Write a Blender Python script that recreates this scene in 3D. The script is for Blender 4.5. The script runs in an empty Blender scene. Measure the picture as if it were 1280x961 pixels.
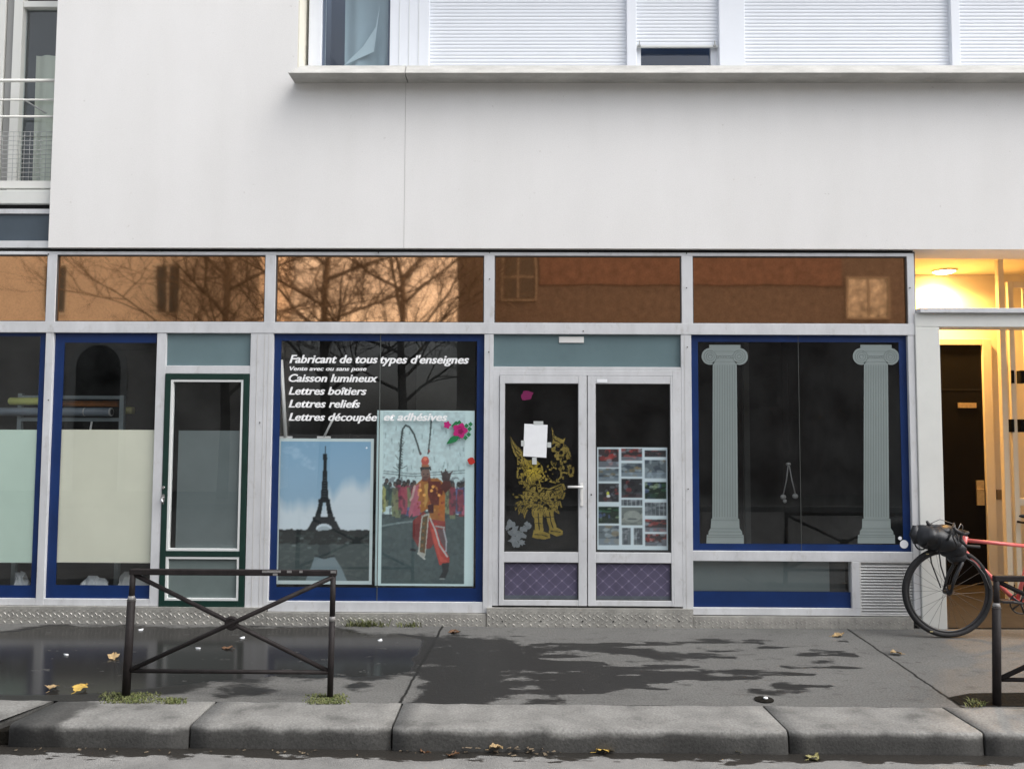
import bpy, bmesh, math, random
import numpy as np
from mathutils import Vector, Matrix
random.seed(7); RNG = np.random.default_rng(7)
R = math.radians
scn = bpy.context.scene
col = scn.collection

# ------------------------------------------------------------------ camera
EYE = Vector((0.0, -7.0, 1.668))
PITCH, YAW, ROLL = R(3.375), R(0.585), R(0.251)
cd = bpy.data.cameras.new('camera'); cam = bpy.data.objects.new('camera', cd); col.objects.link(cam)
cd.sensor_width = 36.0; cd.lens = 36.0*1000/1280; cd.clip_start = .05; cd.clip_end = 2000
fwd = Vector((-math.sin(YAW)*math.cos(PITCH), math.cos(YAW)*math.cos(PITCH), math.sin(PITCH)))
rt0 = Vector((math.cos(YAW), math.sin(YAW), 0)); up0 = rt0.cross(fwd)
rt = rt0*math.cos(ROLL)+up0*math.sin(ROLL); up = up0*math.cos(ROLL)-rt0*math.sin(ROLL)
M3 = Matrix((rt, up, -fwd)).transposed()
cam.matrix_world = Matrix.Translation(EYE) @ M3.to_4x4()
scn.camera = cam

# ------------------------------------------------------------------ sky, sun, exposure
SUN_EL, SUN_AZ = 52, 114          # high over the street's right end, veiled by cloud
w = bpy.data.worlds.new("World"); scn.world = w; w.use_nodes = True
nt = w.node_tree; nt.nodes.clear()
sky = nt.nodes.new('ShaderNodeTexSky'); sky.sky_type = 'NISHITA'; sky.sun_disc = False
sky.sun_elevation = R(SUN_EL); sky.sun_rotation = R(SUN_AZ); sky.air_density = 1.0; sky.dust_density = 4.0
hs = nt.nodes.new('ShaderNodeHueSaturation'); hs.inputs['Saturation'].default_value = .30
bg = nt.nodes.new('ShaderNodeBackground'); bg.inputs['Strength'].default_value = .15
wo = nt.nodes.new('ShaderNodeOutputWorld')
nt.links.new(sky.outputs[0], hs.inputs['Color']); nt.links.new(hs.outputs[0], bg.inputs['Color']); nt.links.new(bg.outputs[0], wo.inputs['Surface'])
sl = bpy.data.lights.new('sun', 'SUN'); sl.energy = .6; sl.angle = R(60); sl.color = (1, .985, .96)
so = bpy.data.objects.new('sun', sl); col.objects.link(so)
# direction towards the sun; nishita rotation 0 = +Y, clockwise
sd = Vector((math.sin(R(SUN_AZ))*math.cos(R(SUN_EL)), math.cos(R(SUN_AZ))*math.cos(R(SUN_EL)), math.sin(R(SUN_EL))))
so.rotation_euler = sd.to_track_quat('Z', 'Y').to_euler(); so.location = sd*30
scn.view_settings.view_transform = 'Standard'; scn.view_settings.look = 'None'
scn.view_settings.gamma = 1; scn.view_settings.use_curve_mapping = False
scn.view_settings.exposure = 1.06
scn.cycles.use_denoising = True
scn.cycles.max_bounces = 8; scn.cycles.transparent_max_bounces = 16

# ------------------------------------------------------------------ measuring helpers (photo pixel -> point on a real plane)
def ray(px, py): return fwd + rt*((px-640)/1000.0) - up*((py-480.5)/1000.0)
def onY(px, py, Y=0.0):
    d = ray(px, py); return EYE + d*((Y-EYE.y)/d.y)
def onZ(px, py, Z=0.0):
    d = ray(px, py); return EYE + d*((Z-EYE.z)/d.z)
def FX(px, py=600, Y=0.0): return onY(px, py, Y).x
def FZ(py, px=640, Y=0.0): return onY(px, py, Y).z

# ------------------------------------------------------------------ materials
def lin(c): return tuple((v/12.92 if v <= .04045 else ((v+.055)/1.055)**2.4) for v in c)
def mat(name, c, rough=.6, metal=0.0, var=0.0, scale=6.0, bump=0.0, bscale=60.0, spec=.5, stretch=(1,1,1), c2=None, detail=6):
    m = bpy.data.materials.new(name); m.use_nodes = True
    t = m.node_tree; p = t.nodes['Principled BSDF']
    p.inputs['Base Color'].default_value = (*c, 1); p.inputs['Roughness'].default_value = rough
    p.inputs['Metallic'].default_value = metal; p.inputs['Specular IOR Level'].default_value = spec
    tc = t.nodes.new('ShaderNodeTexCoord'); mp = t.nodes.new('ShaderNodeMapping'); mp.inputs['Scale'].default_value = stretch
    t.links.new(tc.outputs['Object'], mp.inputs['Vector'])
    if var or c2:
        n = t.nodes.new('ShaderNodeTexNoise'); n.inputs['Scale'].default_value = scale; n.inputs['Detail'].default_value = detail; n.inputs['Roughness'].default_value = .65
        t.links.new(mp.outputs[0], n.inputs['Vector'])
        r = t.nodes.new('ShaderNodeValToRGB')
        a = tuple(v*(1-var) for v in c) if c2 is None else c2
        b = tuple(min(1, v*(1+var)) for v in c) if c2 is None else c
        r.color_ramp.elements[0].position = .3; r.color_ramp.elements[1].position = .68
        r.color_ramp.elements[0].color = (*a, 1); r.color_ramp.elements[1].color = (*b, 1)
        t.links.new(n.outputs['Fac'], r.inputs[0]); t.links.new(r.outputs[0], p.inputs['Base Color'])
    if bump:
        n2 = t.nodes.new('ShaderNodeTexNoise'); n2.inputs['Scale'].default_value = bscale; n2.inputs['Detail'].default_value = 4
        t.links.new(mp.outputs[0], n2.inputs['Vector'])
        b_ = t.nodes.new('ShaderNodeBump'); b_.inputs['Strength'].default_value = bump; b_.inputs['Distance'].default_value = .01
        t.links.new(n2.outputs['Fac'], b_.inputs['Height']); t.links.new(b_.outputs[0], p.inputs['Normal'])
    return m

def glass_mat(name, tint=(.91,.93,.935), gain=1.0, ior=1.5, rough=0.0):
    m = bpy.data.materials.new(name); m.use_nodes = True; t = m.node_tree; t.nodes.clear()
    o = t.nodes.new('ShaderNodeOutputMaterial'); mx = t.nodes.new('ShaderNodeMixShader')
    tr = t.nodes.new('ShaderNodeBsdfTransparent'); tr.inputs[0].default_value = (*tint, 1)
    gl = t.nodes.new('ShaderNodeBsdfGlossy'); gl.inputs['Roughness'].default_value = rough
    gl.inputs['Color'].default_value = (1,1,1,1)
    fr = t.nodes.new('ShaderNodeFresnel'); ge = t.nodes.new('ShaderNodeNewGeometry'); mi = t.nodes.new('ShaderNodeMix'); mi.inputs[2].default_value = ior; mi.inputs[3].default_value = 1/ior
    t.links.new(ge.outputs['Backfacing'], mi.inputs[0]); t.links.new(mi.outputs[0], fr.inputs['IOR'])
    mu = t.nodes.new('ShaderNodeMath'); mu.operation = 'MULTIPLY'; mu.inputs[1].default_value = gain; mu.use_clamp = True
    t.links.new(fr.outputs[0], mu.inputs[0]); t.links.new(mu.outputs[0], mx.inputs[0])
    df = t.nodes.new('ShaderNodeBsdfDiffuse'); df.inputs[0].default_value = (.55,.58,.58,1)           # a thin film of street dust
    tc = t.nodes.new('ShaderNodeTexCoord'); no_ = t.nodes.new('ShaderNodeTexNoise'); no_.inputs['Scale'].default_value = 3.5; no_.inputs['Detail'].default_value = 6; t.links.new(tc.outputs['Object'], no_.inputs['Vector'])
    mr = t.nodes.new('ShaderNodeMapRange'); mr.inputs[1].default_value = .35; mr.inputs[2].default_value = .75; mr.inputs[3].default_value = .004; mr.inputs[4].default_value = .024; t.links.new(no_.outputs['Fac'], mr.inputs[0])
    m2 = t.nodes.new('ShaderNodeMixShader'); t.links.new(mr.outputs[0], m2.inputs[0]); t.links.new(tr.outputs[0], m2.inputs[1]); t.links.new(df.outputs[0], m2.inputs[2])
    t.links.new(m2.outputs[0], mx.inputs[1]); t.links.new(gl.outputs[0], mx.inputs[2]); t.links.new(mx.outputs[0], o.inputs[0])
    return m

def print_mat(name, rough=.5):
    m = bpy.data.materials.new(name); m.use_nodes = True; t = m.node_tree; p = t.nodes['Principled BSDF']
    a = t.nodes.new('ShaderNodeAttribute'); a.attribute_name = 'print'
    t.links.new(a.outputs['Color'], p.inputs['Base Color']); p.inputs['Roughness'].default_value = rough
    p.inputs['Specular IOR Level'].default_value = .3
    return m

def emit_mat(name, c, s):
    m = bpy.data.materials.new(name); m.use_nodes = True; t = m.node_tree; t.nodes.clear()
    o = t.nodes.new('ShaderNodeOutputMaterial'); e = t.nodes.new('ShaderNodeEmission')
    e.inputs[0].default_value = (*c, 1); e.inputs[1].default_value = s; t.links.new(e.outputs[0], o.inputs[0]); return m

def wall_mat():
    m = mat('white_render', (.78,.775,.765), .9, bump=.35, bscale=260)
    t = m.node_tree; p = t.nodes['Principled BSDF']
    tc = t.nodes.new('ShaderNodeTexCoord')
    def noise(scale, st, detail=5):
        mp = t.nodes.new('ShaderNodeMapping'); mp.inputs['Scale'].default_value = st; t.links.new(tc.outputs['Object'], mp.inputs['Vector'])
        n = t.nodes.new('ShaderNodeTexNoise'); n.inputs['Scale'].default_value = scale; n.inputs['Detail'].default_value = detail
        t.links.new(mp.outputs[0], n.inputs['Vector']); return n.outputs['Fac']
    def ramp(src, p0, c0, p1, c1):
        r = t.nodes.new('ShaderNodeValToRGB'); r.color_ramp.elements[0].position = p0; r.color_ramp.elements[1].position = p1
        r.color_ramp.elements[0].color = (*c0, 1); r.color_ramp.elements[1].color = (*c1, 1); t.links.new(src, r.inputs[0]); return r.outputs[0]
    def mul(a, b, f=1.0):
        x = t.nodes.new('ShaderNodeMix'); x.data_type = 'RGBA'; x.blend_type = 'MULTIPLY'; x.inputs[0].default_value = f
        t.links.new(a, x.inputs[6]); t.links.new(b, x.inputs[7]); return x.outputs[2]
    base = ramp(noise(.55, (1,1,1)), .3, (.80,.79,.775), .7, (.85,.84,.825))
    streak = ramp(noise(1.3, (2.2,1,.5)), .3, (.965,.965,.96), .6, (1,1,1))
    grain = ramp(noise(170, (1,1,1), 3), .3, (.90,.90,.90), .62, (1,1,1))
    speck = ramp(noise(24, (1,1,1), 2), .20, (.86,.855,.84), .26, (1,1,1))
    t.links.new(mul(mul(mul(base, streak), grain), speck), p.inputs['Base Color'])
    return m

M = {}
M['render'] = wall_mat()
M['groove'] = mat('groove_dark', (.50,.49,.47), .9)
M['concrete'] = mat('sill_concrete', (.46,.455,.43), .9, var=.2, scale=5, bump=.3, bscale=90, stretch=(.6,1,2))
M['cream_reveal'] = mat('cream_reveal', (.72,.69,.60), .85, var=.05)
M['alu'] = mat('white_aluminium', (.56,.57,.585), .42, metal=.0, var=.11, scale=5, stretch=(1,1,.4), bump=.02, bscale=40)
def scuff(m, sc, lo, hi, k):
    t = m.node_tree; p = t.nodes['Principled BSDF']; src = p.inputs['Base Color'].links[0].from_socket
    tc = t.nodes.new('ShaderNodeTexCoord'); n = t.nodes.new('ShaderNodeTexNoise'); n.inputs['Scale'].default_value = sc; n.inputs['Detail'].default_value = 8; n.inputs['Roughness'].default_value = .7
    mp = t.nodes.new('ShaderNodeMapping'); mp.inputs['Scale'].default_value = (1,1,.55); t.links.new(tc.outputs['Object'], mp.inputs[0]); t.links.new(mp.outputs[0], n.inputs['Vector'])
    r = t.nodes.new('ShaderNodeValToRGB'); r.color_ramp.elements[0].position = lo; r.color_ramp.elements[1].position = hi; r.color_ramp.elements[0].color = (k,k*.98,k*.94,1); r.color_ramp.elements[1].color = (1,1,1,1)
    t.links.new(n.outputs['Fac'], r.inputs[0]); x = t.nodes.new('ShaderNodeMix'); x.data_type = 'RGBA'; x.blend_type = 'MULTIPLY'; x.inputs[0].default_value = 1
    t.links.new(src, x.inputs[6]); t.links.new(r.outputs[0], x.inputs[7]); t.links.new(x.outputs[2], p.inputs['Base Color'])
scuff(M['alu'], 11, .30, .44, .82)
M['alu_dirty'] = mat('weathered_aluminium', (.55,.55,.54), .5, var=.2, scale=7, stretch=(1,1,2))
M['plate'] = mat('tread_plate', (.40,.39,.36), .48, metal=.45, var=.2, scale=7, bump=.1, bscale=120)
M['pvc'] = mat('white_pvc', (.76,.79,.84), .4, var=.03, scale=2)
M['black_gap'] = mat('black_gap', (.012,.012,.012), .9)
M['screw'] = mat('dark_screw', (.05,.05,.05), .5)
M['blue'] = mat('blue_vinyl', (.005,.024,.105), .35, var=.18, scale=3, spec=.4)
M['vinyl_white'] = mat('white_vinyl', (.86,.87,.87), .5)
M['glass'] = glass_mat('shop_glass', gain=1.25)
M['glass_up'] = glass_mat('upper_glass', tint=(.75,.82,.85), gain=1.6)
M['greyblue'] = mat('grey_blue_panel', (.125,.185,.200), .25, var=.08, scale=2)
M['slate_panel'] = mat('slate_grey_panel', (.06,.08,.10), .25, var=.08, scale=2)
M['frost_cream'] = mat('cream_frosted_film', (.74,.735,.60), .45, var=.05, scale=1.5)
M['frost_green'] = mat('pale_green_frosted_film', (.56,.70,.60), .45, var=.05, scale=1.5)
M['frost_grey'] = mat('grey_frosted_film', (.13,.16,.16), .4, var=.1, scale=2)
M['green'] = mat('dark_green_paint', (.005,.028,.021), .35, var=.2, scale=8)
M['bead'] = mat('white_bead', (.68,.70,.69), .45)
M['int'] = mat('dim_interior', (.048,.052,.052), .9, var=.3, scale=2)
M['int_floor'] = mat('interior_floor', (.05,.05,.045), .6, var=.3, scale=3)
M['steel'] = mat('grey_steel', (.26,.31,.32), .45, metal=.2, var=.15)
M['grille'] = mat('grey_louvre', (.46,.465,.46), .5, var=.14, scale=6, stretch=(.4,1,1))
M['porch'] = mat('cream_porch_paint', (.68,.61,.47), .8, var=.05, scale=2, bump=.05, bscale=90)
M['portal'] = mat('white_portal_paint', (.64,.65,.62), .7, var=.05, scale=2.5, bump=.06, bscale=90)
M['door_dark'] = mat('dark_brown_door', (.0045,.004,.004), .65, var=.2, scale=4, spec=.12)
M['brass'] = mat('brass', (.55,.42,.22), .35, metal=.8, var=.15, scale=30)
M['porch_floor'] = mat('brown_tile', (.04,.033,.025), .55, var=.2, scale=12, spec=.08)
M['black_metal'] = mat('black_barrier_paint', (.017,.014,.014), .6, spec=.22, var=.4, scale=14, bump=.08, bscale=60)
M['worn_metal'] = mat('chipped_grey_metal', (.22,.215,.21), .6, metal=.2, var=.3, scale=60)
M['granite'] = mat('granite_kerb', (.235,.232,.219), .85, c2=(.135,.133,.125), scale=75, bump=.28, bscale=70, detail=3)
M['red_paint'] = mat('coral_red_paint', (.64,.145,.135), .28, var=.06, scale=5)
M['rubber'] = mat('black_rubber', (.014,.014,.015), .75, var=.3, scale=40)
M['black_parts'] = mat('black_anodised', (.018,.018,.02), .35)
M['nylon'] = mat('black_nylon', (.014,.016,.020), .5, var=.4, scale=14, bump=.9, bscale=13)
M['chrome'] = mat('steel_bright', (.6,.6,.6), .25, metal=1.0)
M['paper'] = mat('white_paper', (.78,.80,.82), .7, var=.04, scale=14)
M['tape'] = mat('clear_tape', (.50,.53,.52), .3)
M['white_plastic'] = mat('white_plastic', (.7,.7,.68), .4)
M['print'] = print_mat('printed_sheet')
M['print_gloss'] = print_mat('printed_vinyl', .35)
M['soil'] = mat('dark_soil', (.011,.010,.008), .95, spec=.1, var=.5, scale=40, bump=.8, bscale=60)
M['grass'] = mat('moss_and_grass', (.085,.115,.03), .8, c2=(.17,.17,.07), scale=30)
M['curtain'] = mat('pale_curtain', (.80,.76,.60), .9, var=.06, scale=4, stretch=(4,1,.4))
M['net'] = mat('net_curtain', (.42,.50,.54), .9, var=.05, scale=2)
M['rail'] = mat('white_railing', (.72,.72,.68), .45)
M['mesh_grey'] = mat('grey_wire', (.35,.36,.35), .5)

def copper_mat():
    m = mat('copper_mirror_film', (.90,.45,.20), .03, metal=1.0)
    t = m.node_tree; p = t.nodes['Principled BSDF']
    n = t.nodes.new('ShaderNodeTexNoise'); n.inputs['Scale'].default_value = 1.3; n.inputs['Detail'].default_value = 2
    tc = t.nodes.new('ShaderNodeTexCoord'); t.links.new(tc.outputs['Object'], n.inputs['Vector'])
    b = t.nodes.new('ShaderNodeBump'); b.inputs['Strength'].default_value = .05; b.inputs['Distance'].default_value = .02
    t.links.new(n.outputs['Fac'], b.inputs['Height']); t.links.new(b.outputs[0], p.inputs['Normal'])
    d = t.nodes.new('ShaderNodeTexNoise'); d.inputs['Scale'].default_value = 60; d.inputs['Detail'].default_value = 4
    t.links.new(tc.outputs['Object'], d.inputs['Vector'])
    r = t.nodes.new('ShaderNodeValToRGB'); r.color_ramp.elements[0].position = .3; r.color_ramp.elements[1].position = .6
    r.color_ramp.elements[0].color = (.86,.46,.23,1); r.color_ramp.elements[1].color = (.97,.54,.28,1)
    t.links.new(d.outputs['Fac'], r.inputs[0]); t.links.new(r.outputs[0], p.inputs['Base Color'])
    return m
M['copper'] = copper_mat()

# ------------------------------------------------------------------ mesh builder
SPLIT = {'window_post','cover_strip','post_groove','half_window_frame','stop_lug','screw_head','rivet','lock_box','rack_post','rack_rail','rack_hook','bay_rail','interior_partition','strap','crank_arm','chain','paint_chip','cable','tyre_mark','grille_frame','front_rack','fork_strut','handlebar_bag_','brake_lever','blue_border_','gasket','end_ring','column_decal_','foliage_decal_','round_sticker','fork_','grey_jamb','bay_railing_','name_plate'}
def islands(bm, tol=.004):
    seen = {}; groups = []
    bm.verts.index_update()
    for v in bm.verts:
        if v.index in seen: continue
        st = [v]; seen[v.index] = len(groups); g = []
        while st:
            a = st.pop(); g.append(a)
            for e in a.link_edges:
                o_ = e.other_vert(a)
                if o_.index not in seen: seen[o_.index] = len(groups); st.append(o_)
        groups.append(g)
    bb = []
    for g in groups:
        xs = [v.co for v in g]; bb.append(([min(c[i] for c in xs)-tol for i in range(3)], [max(c[i] for c in xs)+tol for i in range(3)]))
    par = list(range(len(groups)))
    def find(a):
        while par[a] != a: a = par[a]
        return a
    for i in range(len(groups)):
        for j in range(i):
            if all(bb[i][0][k] <= bb[j][1][k] and bb[j][0][k] <= bb[i][1][k] for k in range(3)): par[find(i)] = find(j)
    out = {}
    for i, g in enumerate(groups): out.setdefault(find(i), []).extend(g)
    return list(out.values())
class MB:
    def __init__(s): s.bm = bmesh.new(); s.mi = 0
    def _f(s, vs):
        try:
            f = s.bm.faces.new(vs); f.material_index = s.mi; return f
        except ValueError: return None
    def box(s, x0, x1, y0, y1, z0, z1):
        if x1 < x0: x0, x1 = x1, x0
        if y1 < y0: y0, y1 = y1, y0
        if z1 < z0: z0, z1 = z1, z0
        v = [s.bm.verts.new(p) for p in ((x0,y0,z0),(x1,y0,z0),(x1,y1,z0),(x0,y1,z0),(x0,y0,z1),(x1,y0,z1),(x1,y1,z1),(x0,y1,z1))]
        for q in ((0,3,2,1),(4,5,6,7),(0,1,5,4),(1,2,6,5),(2,3,7,6),(3,0,4,7)): s._f([v[i] for i in q])
        return s
    def ring(s, x0, x1, z0, z1, wd, y0, y1):      # rectangular frame standing in XZ
        s.box(x0, x0+wd, y0, y1, z0, z1); s.box(x1-wd, x1, y0, y1, z0, z1)
        s.box(x0+wd, x1-wd, y0, y1, z0, z0+wd); s.box(x0+wd, x1-wd, y0, y1, z1-wd, z1); return s
    def quad(s, pts): s._f([s.bm.verts.new(p) for p in pts]); return s
    def sheet(s, x0, x1, z0, z1, y): return s.quad(((x0,y,z0),(x1,y,z0),(x1,y,z1),(x0,y,z1)))
    def prism(s, pts, y0, y1):                    # polygon in XZ, extruded along Y
        n = len(pts)
        a = sum(pts[i][0]*pts[(i+1) % n][1]-pts[(i+1) % n][0]*pts[i][1] for i in range(n))
        if a < 0: pts = pts[::-1]
        A = [s.bm.verts.new((p[0], y0, p[1])) for p in pts]; B = [s.bm.verts.new((p[0], y1, p[1])) for p in pts]
        s._f(A); s._f(B[::-1])
        for i in range(n):
            j = (i+1) % n; s._f([A[j], A[i], B[i], B[j]])
        return s
    def tube(s, pts, r, n=10, cap=True):
        pts = [Vector(p) for p in pts]; rs = r if isinstance(r, (list, tuple)) else [r]*len(pts)
        rings = []; ref = None
        for i, p in enumerate(pts):
            d = (pts[min(i+1, len(pts)-1)]-pts[max(i-1, 0)]).normalized()
            if ref is None: ref = Vector((0,0,1)) if abs(d.z) < .9 else Vector((1,0,0))
            a = ref - d*ref.dot(d)
            if a.length < 1e-4: a = d.orthogonal()
            a.normalize(); b = d.cross(a); ref = a
            rings.append([s.bm.verts.new(p+(a*math.cos(2*math.pi*k/n)+b*math.sin(2*math.pi*k/n))*rs[i]) for k in range(n)])
        for i in range(len(rings)-1):
            for k in range(n):
                f = s._f([rings[i][k], rings[i][(k+1) % n], rings[i+1][(k+1) % n], rings[i+1][k]])
                if f: f.smooth = True
        if cap: s._f(rings[0][::-1]); s._f(rings[-1])
        return s
    def torus(s, c, Rr, r, axis='Y', n=48, k=10, zs=1.0):
        rings = []
        for i in range(n):
            a = 2*math.pi*i/n; ring = []
            for j in range(k):
                b = 2*math.pi*j/k; q = Rr+r*math.cos(b); h = r*zs*math.sin(b)
                if axis == 'Y': p = (c[0]+q*math.cos(a), c[1]+h, c[2]+q*math.sin(a))
                else: p = (c[0]+q*math.cos(a), c[1]+q*math.sin(a), c[2]+h)
                ring.append(s.bm.verts.new(p))
            rings.append(ring)
        for i in range(n):
            for j in range(k):
                f = s._f([rings[i][j], rings[i][(j+1) % k], rings[(i+1) % n][(j+1) % k], rings[(i+1) % n][j]])
                if f: f.smooth = True
        return s
    def disc(s, c, r, th, axis='Y', n=24):
        d = {'Y': Vector((0,1,0)), 'Z': Vector((0,0,1)), 'X': Vector((1,0,0))}[axis]*th/2
        c = Vector(c); return s.tube([c-d, c+d], r, n)
    def blob(s, c, rad, nu=16, nv=10, amp=0.0, seed=0, rot=None):
        rg = random.Random(seed); ph = [rg.uniform(0, 6.28) for _ in range(6)]
        rows = []
        for i in range(nv+1):
            th = math.pi*i/nv; row = []
            for j in range(nu):
                a = 2*math.pi*j/nu
                k = 1+amp*(math.sin(3*a+ph[0])*math.sin(2*th+ph[1])+.6*math.sin(5*a+ph[2]+3*th))
                p = Vector((rad[0]*math.sin(th)*math.cos(a)*k, rad[1]*math.sin(th)*math.sin(a)*k, rad[2]*math.cos(th)*k))
                if rot: p = rot @ p
                row.append(s.bm.verts.new(Vector(c)+p))
            rows.append(row)
        for i in range(nv):
            for j in range(nu):
                f = s._f([rows[i][j], rows[i+1][j], rows[i+1][(j+1) % nu], rows[i][(j+1) % nu]])
                if f: f.smooth = True
        bmesh.ops.remove_doubles(s.bm, verts=rows[0]+rows[-1], dist=1e-6)
        return s
    def build(s, name, m, parent=None, bevel=0.0, origin=None):
        if name in SPLIT:
            gs = islands(s.bm)
            if len(gs) > 1:
                s.bm.verts.index_update(); keepers = [set(v.index for v in g) for g in gs]; first = None
                for ks in keepers:
                    n_ = MB(); n_.bm.free(); n_.bm = s.bm.copy(); n_.bm.verts.ensure_lookup_table()
                    bmesh.ops.delete(n_.bm, geom=[v for v in n_.bm.verts if v.index not in ks], context='VERTS')
                    o = n_._build(name, m, parent, bevel, origin); first = first or o
                s.bm.free(); return first
        return s._build(name, m, parent, bevel, origin)
    def _build(s, name, m, parent=None, bevel=0.0, origin=None):
        bmesh.ops.recalc_face_normals(s.bm, faces=s.bm.faces) if not getattr(s, 'keep', False) else None
        me = bpy.data.meshes.new(name)
        if origin is not None: bmesh.ops.translate(s.bm, verts=s.bm.verts, vec=-Vector(origin))
        s.bm.to_mesh(me); s.bm.free()
        for q in (m if isinstance(m, (list, tuple)) else [m]): me.materials.append(q)
        o = bpy.data.objects.new(name, me); col.objects.link(o)
        if origin is not None: o.location = origin
        if parent is not None: o.parent = parent
        if bevel:
            b = o.modifiers.new('bevel', 'BEVEL'); b.width = bevel; b.segments = 2; b.limit_method = 'ANGLE'; b.angle_limit = R(40)
        return o
def tag(o, label=None, cat=None, group=None, kind=None):
    if label: o['label'] = label
    if cat: o['category'] = cat
    if group: o['group'] = group
    if kind: o['kind'] = kind
    return o
def empty(name, loc, label, cat, group=None, rz=0):
    o = bpy.data.objects.new(name, None); col.objects.link(o); o.location = loc; o.rotation_euler = (0,0,rz); o.empty_display_size = .2
    return tag(o, label, cat, group)
def pane(name, x0, x1, z0, z1, y, m, parent=None):
    b = MB(); b.keep = True
    return b.sheet(x0, x1, z0, z1, y).build(name, m, parent)

# ------------------------------------------------------------------ painting printed sheets as vertex rasters
def vnoise(x, y, seed=0):
    xi = np.floor(x).astype(int); yi = np.floor(y).astype(int); xf = x-xi; yf = y-yi
    def h(a, b): 
        v = np.sin(a*127.1+b*311.7+seed*74.7)*43758.5453; return v-np.floor(v)
    u = xf*xf*(3-2*xf); v = yf*yf*(3-2*yf)
    return (h(xi,yi)*(1-u)+h(xi+1,yi)*u)*(1-v)+(h(xi,yi+1)*(1-u)+h(xi+1,yi+1)*u)*v
def fbm(x, y, o=4, seed=0):
    s = 0; a = .5; t = 0
    for i in range(o): s = s+a*vnoise(x*2**i, y*2**i, seed+i); t += a; a *= .5
    return s/t
class Canvas:
    def __init__(s, W, H, c=(1,1,1)):
        s.W, s.H = W, H; s.a = np.ones((H, W, 3))*np.array(c)
        s.y, s.x = np.mgrid[0:H, 0:W].astype(float)
    def put(s, m, c, al=1.0):
        m = (np.asarray(m, float)*al)[..., None]; s.a = s.a*(1-m)+np.array(c)*m
    def poly(s, pts, c, al=1.0):
        ins = np.zeros((s.H, s.W), bool); n = len(pts)
        for i in range(n):
            x1, y1 = pts[i]; x2, y2 = pts[(i+1) % n]
            if y1 == y2: continue
            cnd = ((y1 > s.y) != (y2 > s.y)) & (s.x < (x2-x1)*(s.y-y1)/(y2-y1)+x1); ins ^= cnd
        s.put(ins, c, al)
    def ell(s, cx, cy, rx, ry, c, al=1.0): s.put(((s.x-cx)/rx)**2+((s.y-cy)/ry)**2 < 1, c, al)
    def rect(s, x0, y0, x1, y1, c, al=1.0): s.put((s.x >= x0) & (s.x < x1) & (s.y >= y0) & (s.y < y1), c, al)
    def line(s, pts, wd, c, al=1.0):
        for (x1, y1), (x2, y2) in zip(pts[:-1], pts[1:]):
            dx, dy = x2-x1, y2-y1; L = dx*dx+dy*dy+1e-9
            t = np.clip(((s.x-x1)*dx+(s.y-y1)*dy)/L, 0, 1)
            s.put(np.hypot(s.x-x1-t*dx, s.y-y1-t*dy) < wd, c, al)
    def noise(s, amp, sc, seed=0):
        s.a = np.clip(s.a*(1+amp*(fbm(s.x/sc, s.y/sc, 3, seed)-.5)[..., None]*2), 0, 1)
    def blur(s, k=1):
        for _ in range(k):
            p = np.pad(s.a, ((1,1),(1,1),(0,0)), 'edge')
            s.a = (p[:-2,1:-1]+p[2:,1:-1]+p[1:-1,:-2]+p[1:-1,2:]+2*p[1:-1,1:-1])/6
def raster(name, cv, x0, x1, z0, z1, y, parent=None, m=None, gain=1.0, label=None, cat=None, group=None, sag=0.0):
    H, W = cv.H, cv.W
    a = np.clip(cv.a, 0, 1); a = np.where(a <= .04045, a/12.92, ((a+.055)/1.055)**2.4)*gain
    ox, oz = (x0+x1)/2, z0
    xs = np.linspace(x0, x1, W)-ox; zs = np.linspace(z1, z0, H)-oz
    X, Z = np.meshgrid(xs, zs)
    Yv = sag*(fbm(X*2.2+5, Z*2.2, 2, 3)-.5)
    co = np.stack([X, Yv, Z], -1).reshape(-1, 3)
    i = np.arange((H-1)*(W-1)); r = i//(W-1); c = i % (W-1); b = r*W+c
    faces = np.stack([b+W, b+W+1, b+1, b], -1)
    me = bpy.data.meshes.new(name); me.from_pydata(co.tolist(), [], faces.tolist())
    at = me.color_attributes.new('print', 'FLOAT_COLOR', 'POINT')
    at.data.foreach_set('color', np.concatenate([a.reshape(-1, 3), np.ones((H*W, 1))], 1).ravel().astype(np.float32))
    me.materials.append(m or M['print']); o = bpy.data.objects.new(name, me); col.objects.link(o)
    o.location = (ox, y, oz)
    if parent is not None: o.parent = parent
    return tag(o, label, cat, group)

# =================================================================== GROUND
YK0, YK1 = -1.985, -2.385          # back and front of the kerb stones
ZR = -.125                       # road level
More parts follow.
